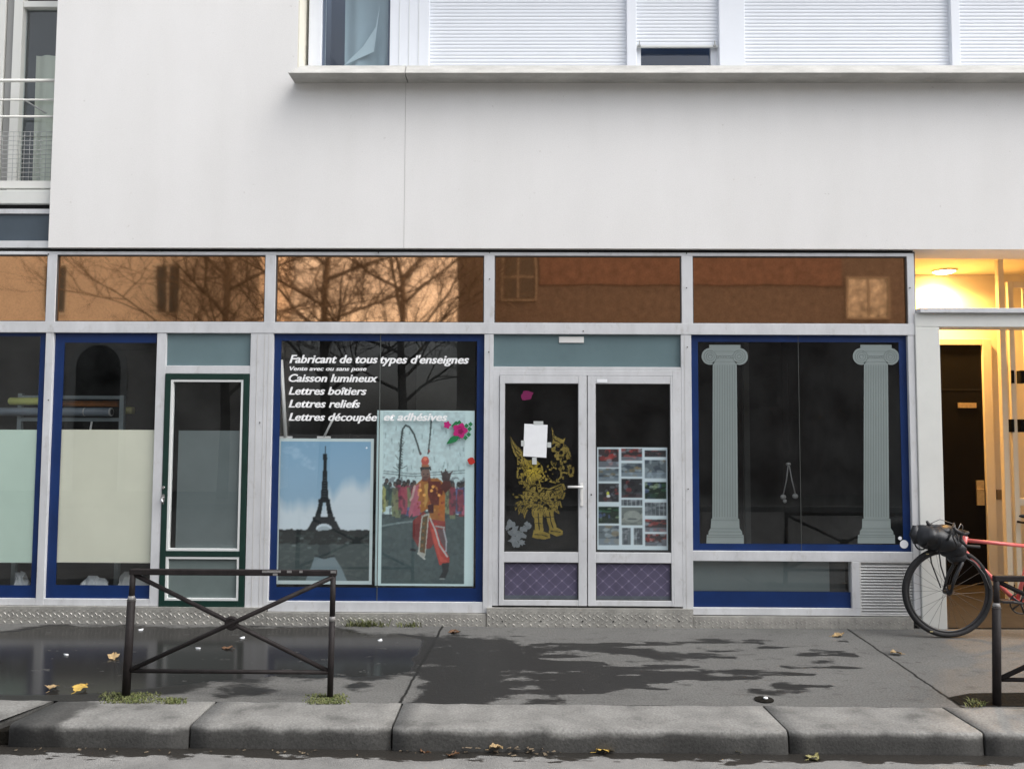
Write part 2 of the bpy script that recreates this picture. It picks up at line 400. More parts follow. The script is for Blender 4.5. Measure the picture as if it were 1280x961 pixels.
# wetness map of the pavement (patches of water lying on the asphalt, laid out on the ground plan)
def gp(pts): return [(lambda q: (q.x, q.y))(onZ(a, b, 0)) for a, b in pts]
def inside(X, Y, pts):
    ins = np.zeros(X.shape, bool); n = len(pts)
    for i in range(n):
        x1, y1 = pts[i]; x2, y2 = pts[(i+1) % n]
        if y1 == y2: continue
        ins ^= ((y1 > Y) != (y2 > Y)) & (X < (x2-x1)*(Y-y1)/(y2-y1)+x1)
    return ins
def blur2(a, k):
    for _ in range(k):
        p = np.pad(a, 1, 'edge'); a = (p[:-2,1:-1]+p[2:,1:-1]+p[1:-1,:-2]+p[1:-1,2:]+p[1:-1,1:-1])/5
    return a
def pavement():
    xs = np.concatenate([np.arange(-30, -6, .5), np.arange(-6, 6, .02), np.arange(6, 30.1, .5)]); ys = np.arange(YK0, .021, .018)
    X, Y = np.meshgrid(xs, ys)
    nz = (fbm(X*2.2, Y*5, 5, 2)-.5)
    Xw = X+.5*(fbm(X*1.8, Y*4, 4, 9)-.5)+.16*(fbm(X*9, Y*20, 3, 19)-.5); Yw = Y+.26*(fbm(X*2.4, Y*5, 4, 4)-.5)+.10*(fbm(X*8, Y*24, 3, 29)-.5)
    big = gp([(-900,783),(0,790),(60,781),(335,783),(400,784),(470,790),(548,792),(538,822),(528,838),(505,846),(440,847),(380,850),(300,850),(225,862),(190,868),(120,882),(60,884),(-10,880),(-900,876)])
    right = gp([(553,795),(626,798),(706,820),(812,828),(892,841),(972,854),(987,864),(972,868),(892,858),(812,854),(759,854),(770,867),(759,878),(727,879),(679,868),(626,873),(573,879),(509,879),(530,850)])
    s1 = [gp(p) for p in ([(640,805),(760,806),(820,812),(700,814)],[(770,808),(830,809),(900,822),(800,822)],[(900,835),(980,836),(1000,846),(920,846)],[(920,855),(1000,853),(1010,862),(930,864)],[(985,826),(1030,826),(1020,834)],[(790,845),(905,850),(890,858),(780,853)],
        [(1050,850),(1090,851),(1080,856)],[(270,858),(330,856),(350,868),(280,872)],[(440,852),(470,852),(465,862),(440,862)],[(640,876),(700,872),(690,878)])]
    wet = inside(Xw, Yw, big) | inside(Xw, Yw, right)
    for q in s1: wet |= inside(Xw, Yw, q)
    wet = blur2(wet.astype(float), 24)
    streak = fbm(X*2.6+3, Y*12, 5, 21)
    onr = inside(X, Y, gp([(553,793),(1060,800),(1100,862),(700,862),(530,850)]))
    wet = np.clip(wet + onr*np.clip((streak-.565)*9, 0, .85), 0, 1)
    # the right patch is already drying: streaky
    rr = blur2(inside(Xw, Yw, right).astype(float), 3)
    wet = wet - rr*np.clip((.50-streak)*7, 0, .8)*np.clip((X+.35)/.7, 0, 1)
    left = blur2(inside(X, Y, gp([(-900,780),(20,790),(60,782),(330,782),(480,788),(530,800),(510,842),(420,848),(300,848),(200,858),(100,868),(-900,872)])).astype(float), 9)
    pool = np.clip(left*1.1+(nz)*.7, 0, 1)*wet
    H = .0035*(fbm(X*.9, Y*1.2, 3, 30)-.5)
    H = np.where(pool > .3, H*.15-.0005, H)
    me = bpy.data.meshes.new('pavement'); ny, nx = X.shape
    co = np.stack([X, Y, H], -1).reshape(-1, 3)
    i = np.arange((ny-1)*(nx-1)); r = i//(nx-1); c = i % (nx-1); b = r*nx+c
    me.from_pydata(co.tolist(), [], np.stack([b, b+1, b+nx+1, b+nx], -1).tolist())
    me.polygons.foreach_set('use_smooth', np.ones(len(me.polygons), bool))
    for nm, v in (('wet', np.clip(wet, 0, 1)), ('pool', pool)):
        at = me.attributes.new(nm, 'FLOAT', 'POINT'); at.data.foreach_set('value', v.ravel().astype(np.float32))
    o = bpy.data.objects.new('pavement', me); col.objects.link(o); o['kind'] = 'structure'
    # material
    m = bpy.data.materials.new('pavement_asphalt'); m.use_nodes = True; t = m.node_tree; p = t.nodes['Principled BSDF']
    N = t.nodes.new; L = t.links.new
    tc = N('ShaderNodeTexCoord')
    def noise(sc, d=5, st=(1,1,1)):
        mp = N('ShaderNodeMapping'); mp.inputs['Scale'].default_value = st; L(tc.outputs['Object'], mp.inputs['Vector'])
        n = N('ShaderNodeTexNoise'); n.inputs['Scale'].default_value = sc; n.inputs['Detail'].default_value = d; n.inputs['Roughness'].default_value = .6; L(mp.outputs[0], n.inputs['Vector']); return n.outputs['Fac']
    def ramp(src, p0, c0, p1, c1):
        r = N('ShaderNodeValToRGB'); r.color_ramp.elements[0].position = p0; r.color_ramp.elements[1].position = p1
        r.color_ramp.elements[0].color = (*c0, 1); r.color_ramp.elements[1].color = (*c1, 1); L(src, r.inputs[0]); return r.outputs[0]
    def math_(op, a, b=None):
        x = N('ShaderNodeMath'); x.operation = op
        for k, v in enumerate((a, b)):
            if v is None: continue
            if isinstance(v, (int, float)): x.inputs[k].default_value = v
            else: L(v, x.inputs[k])
        return x.outputs[0]
    def mix(f, a, b, bl='MIX'):
        x = N('ShaderNodeMix'); x.data_type = 'RGBA'; x.blend_type = bl
        for k, v in ((0, f), (6, a), (7, b)):
            if isinstance(v, (int, float)): x.inputs[k].default_value = v
            elif isinstance(v, tuple): x.inputs[k].default_value = (*v, 1)
            else: L(v, x.inputs[k])
        return x.outputs[2]
    aw = N('ShaderNodeAttribute'); aw.attribute_name = 'wet'; ap = N('ShaderNodeAttribute'); ap.attribute_name = 'pool'
    wetf = math_('ADD', aw.outputs['Fac'], math_('ADD', math_('MULTIPLY', math_('SUBTRACT', noise(7, 9, (.75,1.4,1)), .5), 2.3), math_('MULTIPLY', math_('SUBTRACT', noise(60, 4, (.5,1,1)), .5), .7)))
    wetc = N('ShaderNodeMapRange'); wetc.inputs[1].default_value = .34; wetc.inputs[2].default_value = .68; L(wetf, wetc.inputs[0]); wetc = wetc.outputs[0]
    wetc = math_('MULTIPLY', wetc, math_('MINIMUM', math_('MULTIPLY', aw.outputs['Fac'], 3.0), 1.0))
    dry = mix(1.0, ramp(noise(1.1, 5, (1,1.6,1)), .3, (.112,.111,.106), .7, (.148,.147,.140)), ramp(noise(75, 5), .3, (.62,.62,.62), .66, (1.16,1.16,1.16)), 'MULTIPLY')
    dry = mix(1.0, dry, ramp(noise(11, 6, (.6,1,1)), .33, (.74,.735,.73), .43, (1,1,1)), 'MULTIPLY')
    vo = N('ShaderNodeTexVoronoi'); vo.inputs['Scale'].default_value = 3.1; L(tc.outputs['Object'], vo.inputs['Vector'])
    gum = N('ShaderNodeMapRange'); gum.inputs[1].default_value = .045; gum.inputs[2].default_value = .075; gum.inputs[3].default_value = .62; L(vo.outputs['Distance'], gum.inputs[0])
    cc = N('ShaderNodeCombineColor'); [L(gum.outputs[0], cc.inputs[k]) for k in range(3)]
    dry = mix(1.0, dry, cc.outputs[0], 'MULTIPLY')                 # old trodden gum
    damp = mix(1.0, (.022,.0215,.0205), ramp(noise(80, 3), .3, (.75,.75,.75), .65, (1.15,1.15,1.15)), 'MULTIPLY')
    colr = mix(wetc, dry, damp)
    # joints between the asphalt pours: thin dark cracks along lines on the ground
    sep = N('ShaderNodeSeparateXYZ'); L(tc.outputs['Object'], sep.inputs[0])
    wob = math_('MULTIPLY', math_('SUBTRACT', noise(5, 4), .5), .05)
    for (a, b_) in ((( 549,790),(497,884)), ((1064,789),(1203,884))):
        A = onZ(*a, 0); B = onZ(*b_, 0); d = (B-A).normalized(); nx_, ny_ = -d.y, d.x
        cst = nx_*A.x+ny_*A.y
        dist = math_('ABSOLUTE', math_('ADD', math_('SUBTRACT', math_('ADD', math_('MULTIPLY', sep.outputs[0], nx_), math_('MULTIPLY', sep.outputs[1], ny_)), cst), wob))
        mr = N('ShaderNodeMapRange'); mr.inputs[1].default_value = .005; mr.inputs[2].default_value = .014; L(dist, mr.inputs[0])
        colr = mix(mr.outputs[0], (.012,.012,.011), colr)
    L(colr, p.inputs['Base Color'])
    pc = N('ShaderNodeMapRange'); pc.inputs[1].default_value = .3; pc.inputs[2].default_value = .62; L(ap.outputs['Fac'], pc.inputs[0]); pc = pc.outputs[0]
    rough = math_('SUBTRACT', math_('SUBTRACT', .85, math_('MULTIPLY', wetc, .36)), math_('MULTIPLY', math_('MULTIPLY', pc, wetc), .345))
    L(rough, p.inputs['Roughness']); L(math_('SUBTRACT', .22, math_('MULTIPLY', pc, .13)), p.inputs['Specular IOR Level'])
    bmp = N('ShaderNodeBump'); bmp.inputs['Distance'].default_value = .006
    hh = math_('ADD', math_('MULTIPLY', noise(120, 4), .7), math_('MULTIPLY', noise(30, 3), .5)); L(hh, bmp.inputs['Height'])
    L(math_('SUBTRACT', .55, math_('MULTIPLY', pc, .545)), bmp.inputs['Strength']); L(bmp.outputs[0], p.inputs['Normal'])
    me.materials.append(m)
pavement()

# kerb: granite stones with open joints
def kerb():
    xs = [-30, -9.0, -6.2] + [onZ(p, 895, 0).x for p in (38, 250, 496, 965, 1195)] + [5.2, 7.4, 9.6, 30]
    b = MB(); rg = random.Random(3)
    for i in range(len(xs)-1):
        x0, x1 = xs[i]+.006, xs[i+1]-.006
        j = rg.uniform(-.010, .010); n = max(4, int((x1-x0)/.12)) if x1-x0 < 4 else 6
        prof = [(YK0+.004, 0), (YK1+.028, -.002), (YK1+.011, -.008), (YK1+.002, -.024), (YK1, -.06), (YK1-.004, ZR-.05)]
        sk0 = -.10 if i == 2 else 0.0
        cols_ = []
        for k in range(n+1):
            f = k/n; xx = x0+(x1-x0)*f
            row = []
            for (yy, zz) in prof:
                s_ = 0
                if f == 1 and i == 2: s_ = -.13*(YK0-yy)/(YK0-YK1)-.02
                if f == 0 and i == 3: s_ = -.05*(YK0-yy)/(YK0-YK1)
                if f == 1 and i >= 5 and i <= 7: s_ = .02*(YK0-yy)/(YK0-YK1)
                if f == 0 and i >= 6 and i <= 8: s_ = .02*(YK0-yy)/(YK0-YK1)
                row.append(b.bm.verts.new((xx+s_, yy+(j if yy < YK0 else 0)+rg.uniform(-.004,.004)*(yy < YK0), zz+rg.uniform(-.003,.002)*(zz > ZR))))
            cols_.append(row)
        for k in range(n):
            for q in range(len(prof)-1):
                f_ = b._f([cols_[k][q], cols_[k][q+1], cols_[k+1][q+1], cols_[k+1][q]])
                if f_: f_.smooth = True
        for row in (cols_[0], cols_[-1]):
            e = [b.bm.verts.new((row[0].co.x, row[0].co.y, ZR-.05))]
            b._f(row+e)
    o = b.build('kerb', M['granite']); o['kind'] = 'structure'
    # front face darkened by splash dirt and painted shade; wet stain at the left
    m = M['granite']; t = m.node_tree; p = t.nodes['Principled BSDF']
    src = p.inputs['Base Color'].links[0].from_socket
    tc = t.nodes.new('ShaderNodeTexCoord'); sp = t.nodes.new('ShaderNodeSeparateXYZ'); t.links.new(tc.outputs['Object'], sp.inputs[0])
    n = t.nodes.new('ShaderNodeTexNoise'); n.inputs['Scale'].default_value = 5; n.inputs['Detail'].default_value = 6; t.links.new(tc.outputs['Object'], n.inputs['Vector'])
    def math_(op, a, b):
        x = t.nodes.new('ShaderNodeMath'); x.operation = op
        for k, v in enumerate((a, b)):
            if isinstance(v, (int, float)): x.inputs[k].default_value = v
            else: t.links.new(v, x.inputs[k])
        return x.outputs[0]
    def mr(v, a, b, c=0, d=1):
        x = t.nodes.new('ShaderNodeMapRange'); x.inputs[1].default_value = a; x.inputs[2].default_value = b; x.inputs[3].default_value = c; x.inputs[4].default_value = d; t.links.new(v, x.inputs[0]); return x.outputs[0]
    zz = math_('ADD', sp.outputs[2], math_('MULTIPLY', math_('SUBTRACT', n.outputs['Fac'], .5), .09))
    grime_shade = mr(zz, -.040, -.010, .30, 1)            # splash dirt plus the upright face's shade, put into the colour
    st = mr(n.outputs['Fac'], .34, .62, .72, 1.08)
    X0 = onZ(22, 895, 0).x; X1 = onZ(88, 895, 0).x
    xx = math_('ADD', sp.outputs[0], math_('MULTIPLY', math_('SUBTRACT', n.outputs['Fac'], .5), .35))
    wetL = math_('MULTIPLY', mr(xx, X0-.05, X0+.02), mr(xx, X1-.03, X1+.05, 1, 0))
    gr = math_('MULTIPLY', math_('MULTIPLY', grime_shade, st), math_('SUBTRACT', 1.0, math_('MULTIPLY', wetL, .68)))
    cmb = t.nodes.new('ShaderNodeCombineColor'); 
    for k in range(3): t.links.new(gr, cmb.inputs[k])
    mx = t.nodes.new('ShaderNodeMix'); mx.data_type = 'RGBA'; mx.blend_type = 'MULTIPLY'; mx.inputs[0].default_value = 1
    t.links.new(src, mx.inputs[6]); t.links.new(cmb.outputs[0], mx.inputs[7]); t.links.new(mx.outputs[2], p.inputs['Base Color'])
    b2 = MB(); b2.box(-30, 30, YK1+.03, YK0, ZR-.3, -.05); o2 = b2.build('kerb_bed', M['soil']); o2['kind'] = 'structure'
kerb()

def road_mat():
    m = mat('road_asphalt', (.22,.217,.207), .85, c2=(.14,.138,.132), scale=4, bump=.5, bscale=110)
    t = m.node_tree; p = t.nodes['Principled BSDF']; src = p.inputs['Base Color'].links[0].from_socket
    tc = t.nodes.new('ShaderNodeTexCoord'); sp = t.nodes.new('ShaderNodeSeparateXYZ'); t.links.new(tc.outputs['Object'], sp.inputs[0])
    mp = t.nodes.new('ShaderNodeMapping'); mp.inputs['Scale'].default_value = (1,3,1); t.links.new(tc.outputs['Object'], mp.inputs['Vector'])
    n = t.nodes.new('ShaderNodeTexNoise'); n.inputs['Scale'].default_value = 5.5; n.inputs['Detail'].default_value = 9; t.links.new(mp.outputs[0], n.inputs['Vector'])
    a = t.nodes.new('ShaderNodeMath'); a.operation = 'MULTIPLY_ADD'; a.inputs[1].default_value = .34; t.links.new(n.outputs['Fac'], a.inputs[0]); t.links.new(sp.outputs[1], a.inputs[2])
    r = t.nodes.new('ShaderNodeMapRange'); r.inputs[1].default_value = YK1-.12+.17; r.inputs[2].default_value = YK1-.105+.17; t.links.new(a.outputs[0], r.inputs[0])
    mx = t.nodes.new('ShaderNodeMix'); mx.data_type = 'RGBA'; t.links.new(r.outputs[0], mx.inputs[0]); t.links.new(src, mx.inputs[6]); mx.inputs[7].default_value = (.024,.022,.019,1)
    t.links.new(mx.outputs[2], p.inputs['Base Color'])
    rr = t.nodes.new('ShaderNodeMapRange'); rr.inputs[3].default_value = .85; rr.inputs[4].default_value = .38; t.links.new(r.outputs[0], rr.inputs[0]); t.links.new(rr.outputs[0], p.inputs['Roughness'])
    return m
b = MB(); b.quad(((-400,-400,ZR),(400,-400,ZR),(400,YK1+.06,ZR),(-400,YK1+.06,ZR))); tag(b.build('road', road_mat()), kind='structure')
b = MB(); b.quad(((-400,.02,ZR-.02),(400,.02,ZR-.02),(400,400,ZR-.02),(-400,400,ZR-.02))); tag(b.build('ground', M['soil']), kind='structure')
# far pavement across the street
b = MB(); b.box(-60, 60, -16, -11.6, ZR-.2, -.01); tag(b.build('far_pavement', mat('far_asphalt', (.11,.108,.10), .85, var=.2, scale=2)), kind='structure')
b = MB(); b.box(-60, 60, -11.597, -11.3, ZR-.2, -.004); tag(b.build('far_kerb', mat('far_granite', (.2,.2,.19), .85, var=.2, scale=20)), kind='structure')
# dark earth patch round the right barrier foot
pts = [onZ(x, y, 0) for x, y in ((1186,872),(1212,867),(1238,866.5),(1300,866),(1420,868),(1420,882),(1300,883),(1215,883),(1200,881))]
b = MB(); b.quad([(p.x, p.y, .005) for p in pts]); tag(b.build('earth_patch', M['soil']), kind='structure')

# =================================================================== BUILDING
B = empty('apartment_building', (0,0,0), 'white rendered apartment building with shuttered upper windows above a shopfront with copper transoms', 'building')
XL, XRR = -9.0, 9.0
ZW = FZ(311.5)                        # underside of the rendered wall
ZH = FZ(319.5)                        # top of the transom glass
XWL = FX(66, 160, -.03)               # left end of the rendered wall
XB0 = FX(372, 60, -.03)               # left jamb of the window band
ZS = onY(640, 104, -.03).z            # sill soffit
XJ = FX(506, 200, -.03)
YF, YB = -.03, .36
ZT, ZTOP = 6.15, 7.6
b = MB()
b.box(XWL, XJ-.002, YF, YB, ZW, ZS); b.box(XJ+.002, XRR, YF, YB, ZW, ZS)
b.box(XWL, XB0, YF, YB, ZS, ZT); b.box(XWL, XRR, YF, YB, ZT, ZTOP)
b.build('rendered_wall', M['render'], B)
b = MB(); b.box(XJ-.002, XJ+.002, YF+.004, YB-.01, ZW, ZS); b.build('wall_joint', M['groove'], B)
b = MB(); b.box(XB0-.012, XB0-.001, YF+.004, YB, ZS+.2, ZT); 
b.free = None
# cream jamb lining of the band recess
bb = MB(); bb.box(XB0, XB0+.012, YF+.002, YB, ZS+.02, ZT); bb.build('window_reveal', M['cream_reveal'], B)
b.bm.free()
# sill slab, weathered profile
ysl = -.235
def slab(xa, xb, endl):
    m_ = MB()
    prof = [(YF+.001, ZS), (ysl, ZS), (ysl+.01, ZS+.006), (ysl+.095, ZS+.108), (YB-.05, ZS+.135), (YB-.05, ZS+.01), (YF+.001, ZS+.01)]
    A = []; Bv = []
    for (yy, zz) in prof:
        sh = 0
        if endl: sh = .085*(zz-ZS)/.108 if yy < 0 else 0.06
        A.append(m_.bm.verts.new((xa+sh, yy, zz))); Bv.append(m_.bm.verts.new((xb, yy, zz)))
    n = len(prof)
    for i in range(n): m_._f([A[i], A[(i+1) % n], Bv[(i+1) % n], Bv[i]])
    m_._f(A[::-1]); m_._f(Bv); return m_
xs0 = FX(360, 92, ysl); xsj = FX(508, 98, -.13)
o = slab(xs0, xsj-.004, True).build('window_sill', M['concrete'], B)
o = slab(xsj+.004, XRR, False).build('window_sill', M['concrete'], B)

# ---- window band (in the recess)
YW = .20
def wx(px, py=40): return FX(px, py, YW)
zb = ZS+.12
m_ = MB()
posts = [(387,403),(488,537),(783,795),(898,930),(1187,1198)]
for a, c in posts: m_.box(wx(a), wx(c), YW-.03, YB-.02, zb, ZT)
m_.box(wx(1198)+1.9, XRR, YW-.03, YB-.02, zb, ZT)
m_.build('window_post', M['pvc'], B, bevel=.004)
m_ = MB()
for q in (500, 512, 524): m_.box(wx(q)-.002, wx(q)+.002, YW-.034, YW-.0305, zb, ZT)
m_.build('cover_strip', M['bead'], B)
# curtained casement
x0, x1 = wx(403), wx(488)
g = pane('casement_window', x0, x1, zb, ZT, YW+.03, M['glass_up'], B)
m_ = MB(); m_.ring(x0, x1, zb-.05, ZT, .022, YW+.005, YW+.027); m_.build('casement_frame', mat('dark_gasket', (.10,.13,.18), .5), g)
def drape(name, x0, x1, z0, z1, y, amp, waves, m, parent, skew=0.0):
    n = 60; bm_ = MB(); prev = None
    for i in range(n+1):
        f = i/n; ph = f*waves*2*math.pi
        cur = []
        for k in range(9):
            g_ = k/8
            xx = x0+(x1-x0)*f+skew*g_*g_*f; yy = y+amp*(.4+.6*g_)*math.sin(ph+.9*math.sin(ph*.37+g_))
            cur.append(bm_.bm.verts.new((xx, yy, z1+(z0-z1)*g_)))
        if prev:
            for k in range(8):
                fa = bm_._f([prev[k], prev[k+1], cur[k+1], cur[k]]); fa.smooth = True
        prev = cur
    return bm_.build(name, m, parent)
drape('curtain', x0+.18, x1+.02, zb-.03, ZT, YW+.12, .035, 2.2, M['net'], g, -.04)
# tied-back corner of the curtain: a pale diagonal fold
m_ = MB(); m_.quad(((wx(428), YW+.07, FZ(78,430,YW)), (wx(466), YW+.075, FZ(60,466,YW)), (wx(473), YW+.06, FZ(2,473,YW)), (wx(468), YW+.065, FZ(30,468,YW)), (wx(452), YW+.07, FZ(54,452,YW))))
m_.build('curtain_fold', mat('net_fold', (.62,.70,.73), .9), g)
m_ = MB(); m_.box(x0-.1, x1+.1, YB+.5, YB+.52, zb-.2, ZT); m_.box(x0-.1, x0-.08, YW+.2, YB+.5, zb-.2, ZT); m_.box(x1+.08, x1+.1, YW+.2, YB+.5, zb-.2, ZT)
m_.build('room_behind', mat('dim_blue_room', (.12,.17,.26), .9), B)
# roller shutters
def shutter(x0, x1, z0, z1):
    bm_ = MB(); pitch = .0335; n = int((z1-z0)/pitch)+1
    rows = []
    for i in range(n):
        zz = z0+i*pitch
        for (dy, dz) in ((.0025, 0), (-.001, .004), (-.0025, .014), (-.001, .027), (.0025, .031)):
            z_ = min(z1, zz+dz); rows.append([bm_.bm.verts.new((xx, YW+.02+dy, z_)) for xx in (x0, x1)])
    for a, c in zip(rows[:-1], rows[1:]): bm_._f([a[0], a[1], c[1], c[0]])
    return bm_.build('roller_shutter', M['pvc'], B)
shutter(wx(537), wx(783), zb-.05, ZT); shutter(wx(930), wx(1187), zb-.05, ZT); shutter(wx(1198), wx(1198)+1.9, zb-.05, ZT)
zsh = FZ(56, 845, YW)
s4 = shutter(wx(795), wx(898), zsh, ZT); s4['label'] = 'roller shutter not fully closed, with glass showing below it'
m_ = MB(); m_.box(wx(795), wx(898), YW+.004, YW+.03, zsh-.022, zsh-.001); m_.build('bottom_bar', M['bead'], s4, bevel=.003)
m_ = MB()
for q in (799, 893): m_.box(wx(q)-.012, wx(q)+.012, YW-.012, YW+.003, zsh-.018, zsh-.008); m_.box(wx(q)-.005, wx(q)+.004, YW-.012, YW-.004, zsh-.008, zsh+.03)
m_.build('stop_lug', M['mesh_grey'], s4)
g = pane('half_window', wx(802), wx(890), zb-.1, zsh, YW+.09, M['glass_up'], B)
m_ = MB(); m_.box(wx(795), wx(802), YW+.05, YW+.10, zb-.1, zsh); m_.box(wx(890), wx(898), YW+.05, YW+.10, zb-.1, zsh); m_.build('half_window_frame', M['pvc'], g)
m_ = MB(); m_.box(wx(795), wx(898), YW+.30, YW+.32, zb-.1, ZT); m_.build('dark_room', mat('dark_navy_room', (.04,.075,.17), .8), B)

# ---- left bay: french window behind a railing
YV = .30
def vx(px, py=150): return FX(px, py, YV)
zfl = FZ(237, 30, 0.0)       # bay floor front edge
m_ = MB(); m_.box(XL, XWL-.002, .02, .30, FZ(254,30), zfl); m_.build('bay_slab', M['portal'], B, bevel=.006)
m_ = MB(); m_.box(XL, XWL-.002, .06, .30, FZ(263,30), FZ(254,30)); m_.build('shadow_gap', M['black_gap'], B)
m_ = MB(); m_.box(XL, XWL-.003, .03, .10, FZ(266,30), FZ(260,30)); m_.box(XL, XWL-.003, .0, .10, FZ(307,30)-.02, FZ(301,30)); m_.build('bay_rail', M['alu'], B, bevel=.003)
pane('slate_panel', XL, XWL-.003, FZ(301,30), FZ(266,30), .05, M['slate_panel'], B)
fw = MB()
zf0, zf1 = zfl, FZ(12, 40, YV)+.0
fw.box(vx(18,100), vx(29,100), YV-.05, YV+.03, zf0, ZT); fw.box(vx(-2,100), vx(6,100), YV-.03, YV+.03, zf0, ZT)
fw.box(vx(29,100), XWL+.3, YV-.04, YV+.03, zf1, zf1+.06); fw.box(vx(29,100), XWL+.3, YV-.04, YV+.03, zf0, zf0+.08)
fw.box(XL, vx(-2,100), YV-.03, YV+.03, zf0, zf0+.06)
fo = fw.build('french_window', M['rail'], B, bevel=.005)
m_ = MB(); m_.box(vx(8,100), vx(18,100), YV-.02, YV+.02, zf0, ZT); m_.build('grey_jamb', mat('grey_jamb', (.28,.28,.27), .6), fo)
pane('french_glass', vx(29,100), XWL+.3, zf0+.08, zf1, YV+.01, M['glass_up'], fo)
pane('french_glass', XL, vx(-2,100), zf0+.06, ZT, YV+.01, M['glass_up'], fo)
drape('curtain', vx(31,100), XWL+.32, zf0, FZ(60,40,YV), YV+.16, .03, 4.5, M['curtain'], fo)
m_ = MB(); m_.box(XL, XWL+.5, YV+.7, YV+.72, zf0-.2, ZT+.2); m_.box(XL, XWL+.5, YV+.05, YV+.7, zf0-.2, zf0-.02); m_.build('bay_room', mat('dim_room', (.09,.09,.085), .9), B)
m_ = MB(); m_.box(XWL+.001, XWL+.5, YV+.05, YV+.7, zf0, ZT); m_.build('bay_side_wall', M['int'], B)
ra = MB()
for q, r_ in ((101,.016),(125,.009),(146,.011)): ra.tube([(XL, .06, FZ(q,30,.06)), (XWL, .06, FZ(q,30,.06))], r_, 8)
ra.box(XL, XWL-.002, .04, .085, FZ(236,30,.06), FZ(227,30,.06))
rl = ra.build('bay_railing', M['rail'], B)
ra = MB(); zt_, zb_ = FZ(165,30,.06), FZ(227,30,.06)
for i in range(12): ra.tube([(XL, .06, zb_+(zt_-zb_)*i/11), (XWL, .06, zb_+(zt_-zb_)*i/11)], .0028, 5)
x = XL
while x < XWL: ra.tube([(x, .063, zb_), (x, .063, zt_)], .0022, 5); x += .05
ra.tube([(FX(30,125,.1), .1, FZ(125,30,.1)), (FX(58,142,.1), .1, FZ(142,58,.1))], .007, 6)
ra.build('railing_mesh', M['mesh_grey'], rl)
m_ = MB(); m_.box(XL, XWL-.001, YB, YB+.3, ZT+.02, ZTOP); m_.build('bay_lintel', M['render'], B)

# ---- shopfront aluminium
ZBASE = FZ(784); ZMR1, ZMR0 = FZ(403.5), FZ(417.5)       # middle rail
Y0, YD = 0.0, .075
def edge(a, pa): return FX(a, pa)
fr = MB()
uprights_top = [(57,71),(331,344.5),(605,618),(851.5,865.5),(1133,1142.5)]
XP = {}
cuts = [(58,69.5),(331,344),(605,618),(852,866),(1134.5,1143.5)]
zcut = ZMR0
tops = []
for k, (a, c) in enumerate(cuts):
    xa, xb = FX(a, 360), FX(c, 360); tops.append((xa, xb))
    fr.box(xa, xb, Y0, YD, ZMR1, ZH)
fr.box(XL, XRR if False else tops[-1][1], Y0+.003, YD, ZH, ZW-.028)            # head rail
fr.box(XL, tops[-1][1], Y0-.004, YD, ZMR0, ZMR1)                               # middle rail
# lower uprights
X1a, X1b = FX(55, 480), FX(64.5, 480)
X2a, X2b = FX(195.5, 450), FX(207, 450)
X3a, X3b = FX(313, 440), FX(341.5, 440)
X4a, X4b = FX(605, 500), FX(616.5, 500)
X5a, X5b = FX(852, 540), FX(865, 540)
X6a, X6b = FX(1137.5, 540), FX(1146, 540)
Xm = FX(-440, 500)
zlow12, zlow3 = FZ(757, 120), FZ(765, 470)
fr.box(X1a, X1b, Y0, YD, zlow12, ZMR0); fr.box(X2a, X2b, Y0, YD, zlow12, ZMR0)
fr.box(X3a, X3b, Y0, YD, zlow12-.02, ZMR0); fr.box(X4a, X4b, Y0, YD, zlow3, ZMR0)
fr.box(X5a, X5b, Y0, YD, zlow3, ZMR0); fr.box(X6a, X6b, Y0, YD, zlow3, ZMR0)
fr.box(Xm, Xm+.09, Y0, YD, zlow12, ZMR0)
# bottom rails
zw12 = FZ(748.5, 120); zw3 = FZ(752, 470)
fr.box(XL, Xm, Y0+.003, YD, zlow12, zw12); fr.box(Xm+.09, X1a, Y0+.003, YD, zlow12, zw12); fr.box(X1b, X2a, Y0+.003, YD, zlow12, zw12)
fr.box(X3b, X4a, Y0+.003, YD, zlow3, zw3)
# right bay rails
zr5a, zr5b = FZ(701.5, 980), FZ(689, 980); zl5 = FZ(760, 980); zl5b = FZ(769, 980)
fr.box(X5b, X6a, Y0+.003, YD, zr5a, zr5b); 
Xg0, Xg1 = FX(1065, 730), FX(1075, 730)
fr.box(Xg0, Xg1, Y0+.002, YD, zl5, zr5a); fr.box(X5b, Xg1, Y0+.003, YD, zl5b, zl5)
# green door head
zgd = FZ(467, 260); zgp = FZ(457, 260)
fr.box(X2b, X3a, Y0+.003, YD, zgd, zgp)
# double door head
zdd = FZ(463, 735); zdp = FZ(458.5, 735)
fr.box(X4b, X5a, Y0+.003, YD, zdd, zdp)
fr.build('shopfront_frame', M['alu'], B, bevel=.003)
# grooves on wide post
m_ = MB()
for f in (.30, .62, .8): xx = X3a+(X3b-X3a)*f; m_.box(xx-.002, xx+.002, Y0-.002, Y0-.0005, zlow12, ZMR0-.01)
m_.box(X4a+.045, X4a+.048, Y0-.002, Y0-.0005, zlow3, ZMR0-.01); m_.box(X5a+.03, X5a+.033, Y0-.002, Y0-.0005, zlow3, ZMR0-.01)
m_.build('post_groove', M['groove'], B)
# shadow gap under the wall
m_ = MB(); m_.box(XL, tops[-1][1], .02, YD, ZW-.028, ZW-.001); m_.build('head_gap', M['black_gap'], B)
m_ = MB()
for (a, c) in ((61,318),(200,314),(473,316),(612,349),(612,316),(735,316),(858,317),(858,360),(993,316),(1137,360),(611,440),(859,434),(729,414),(325,528),(860,611),(61,500)):
    m_.disc((FX(a,c), Y0-.006, FZ(c,a)), .006, .004, n=8)
m_.build('screw_head', M['screw'], B)
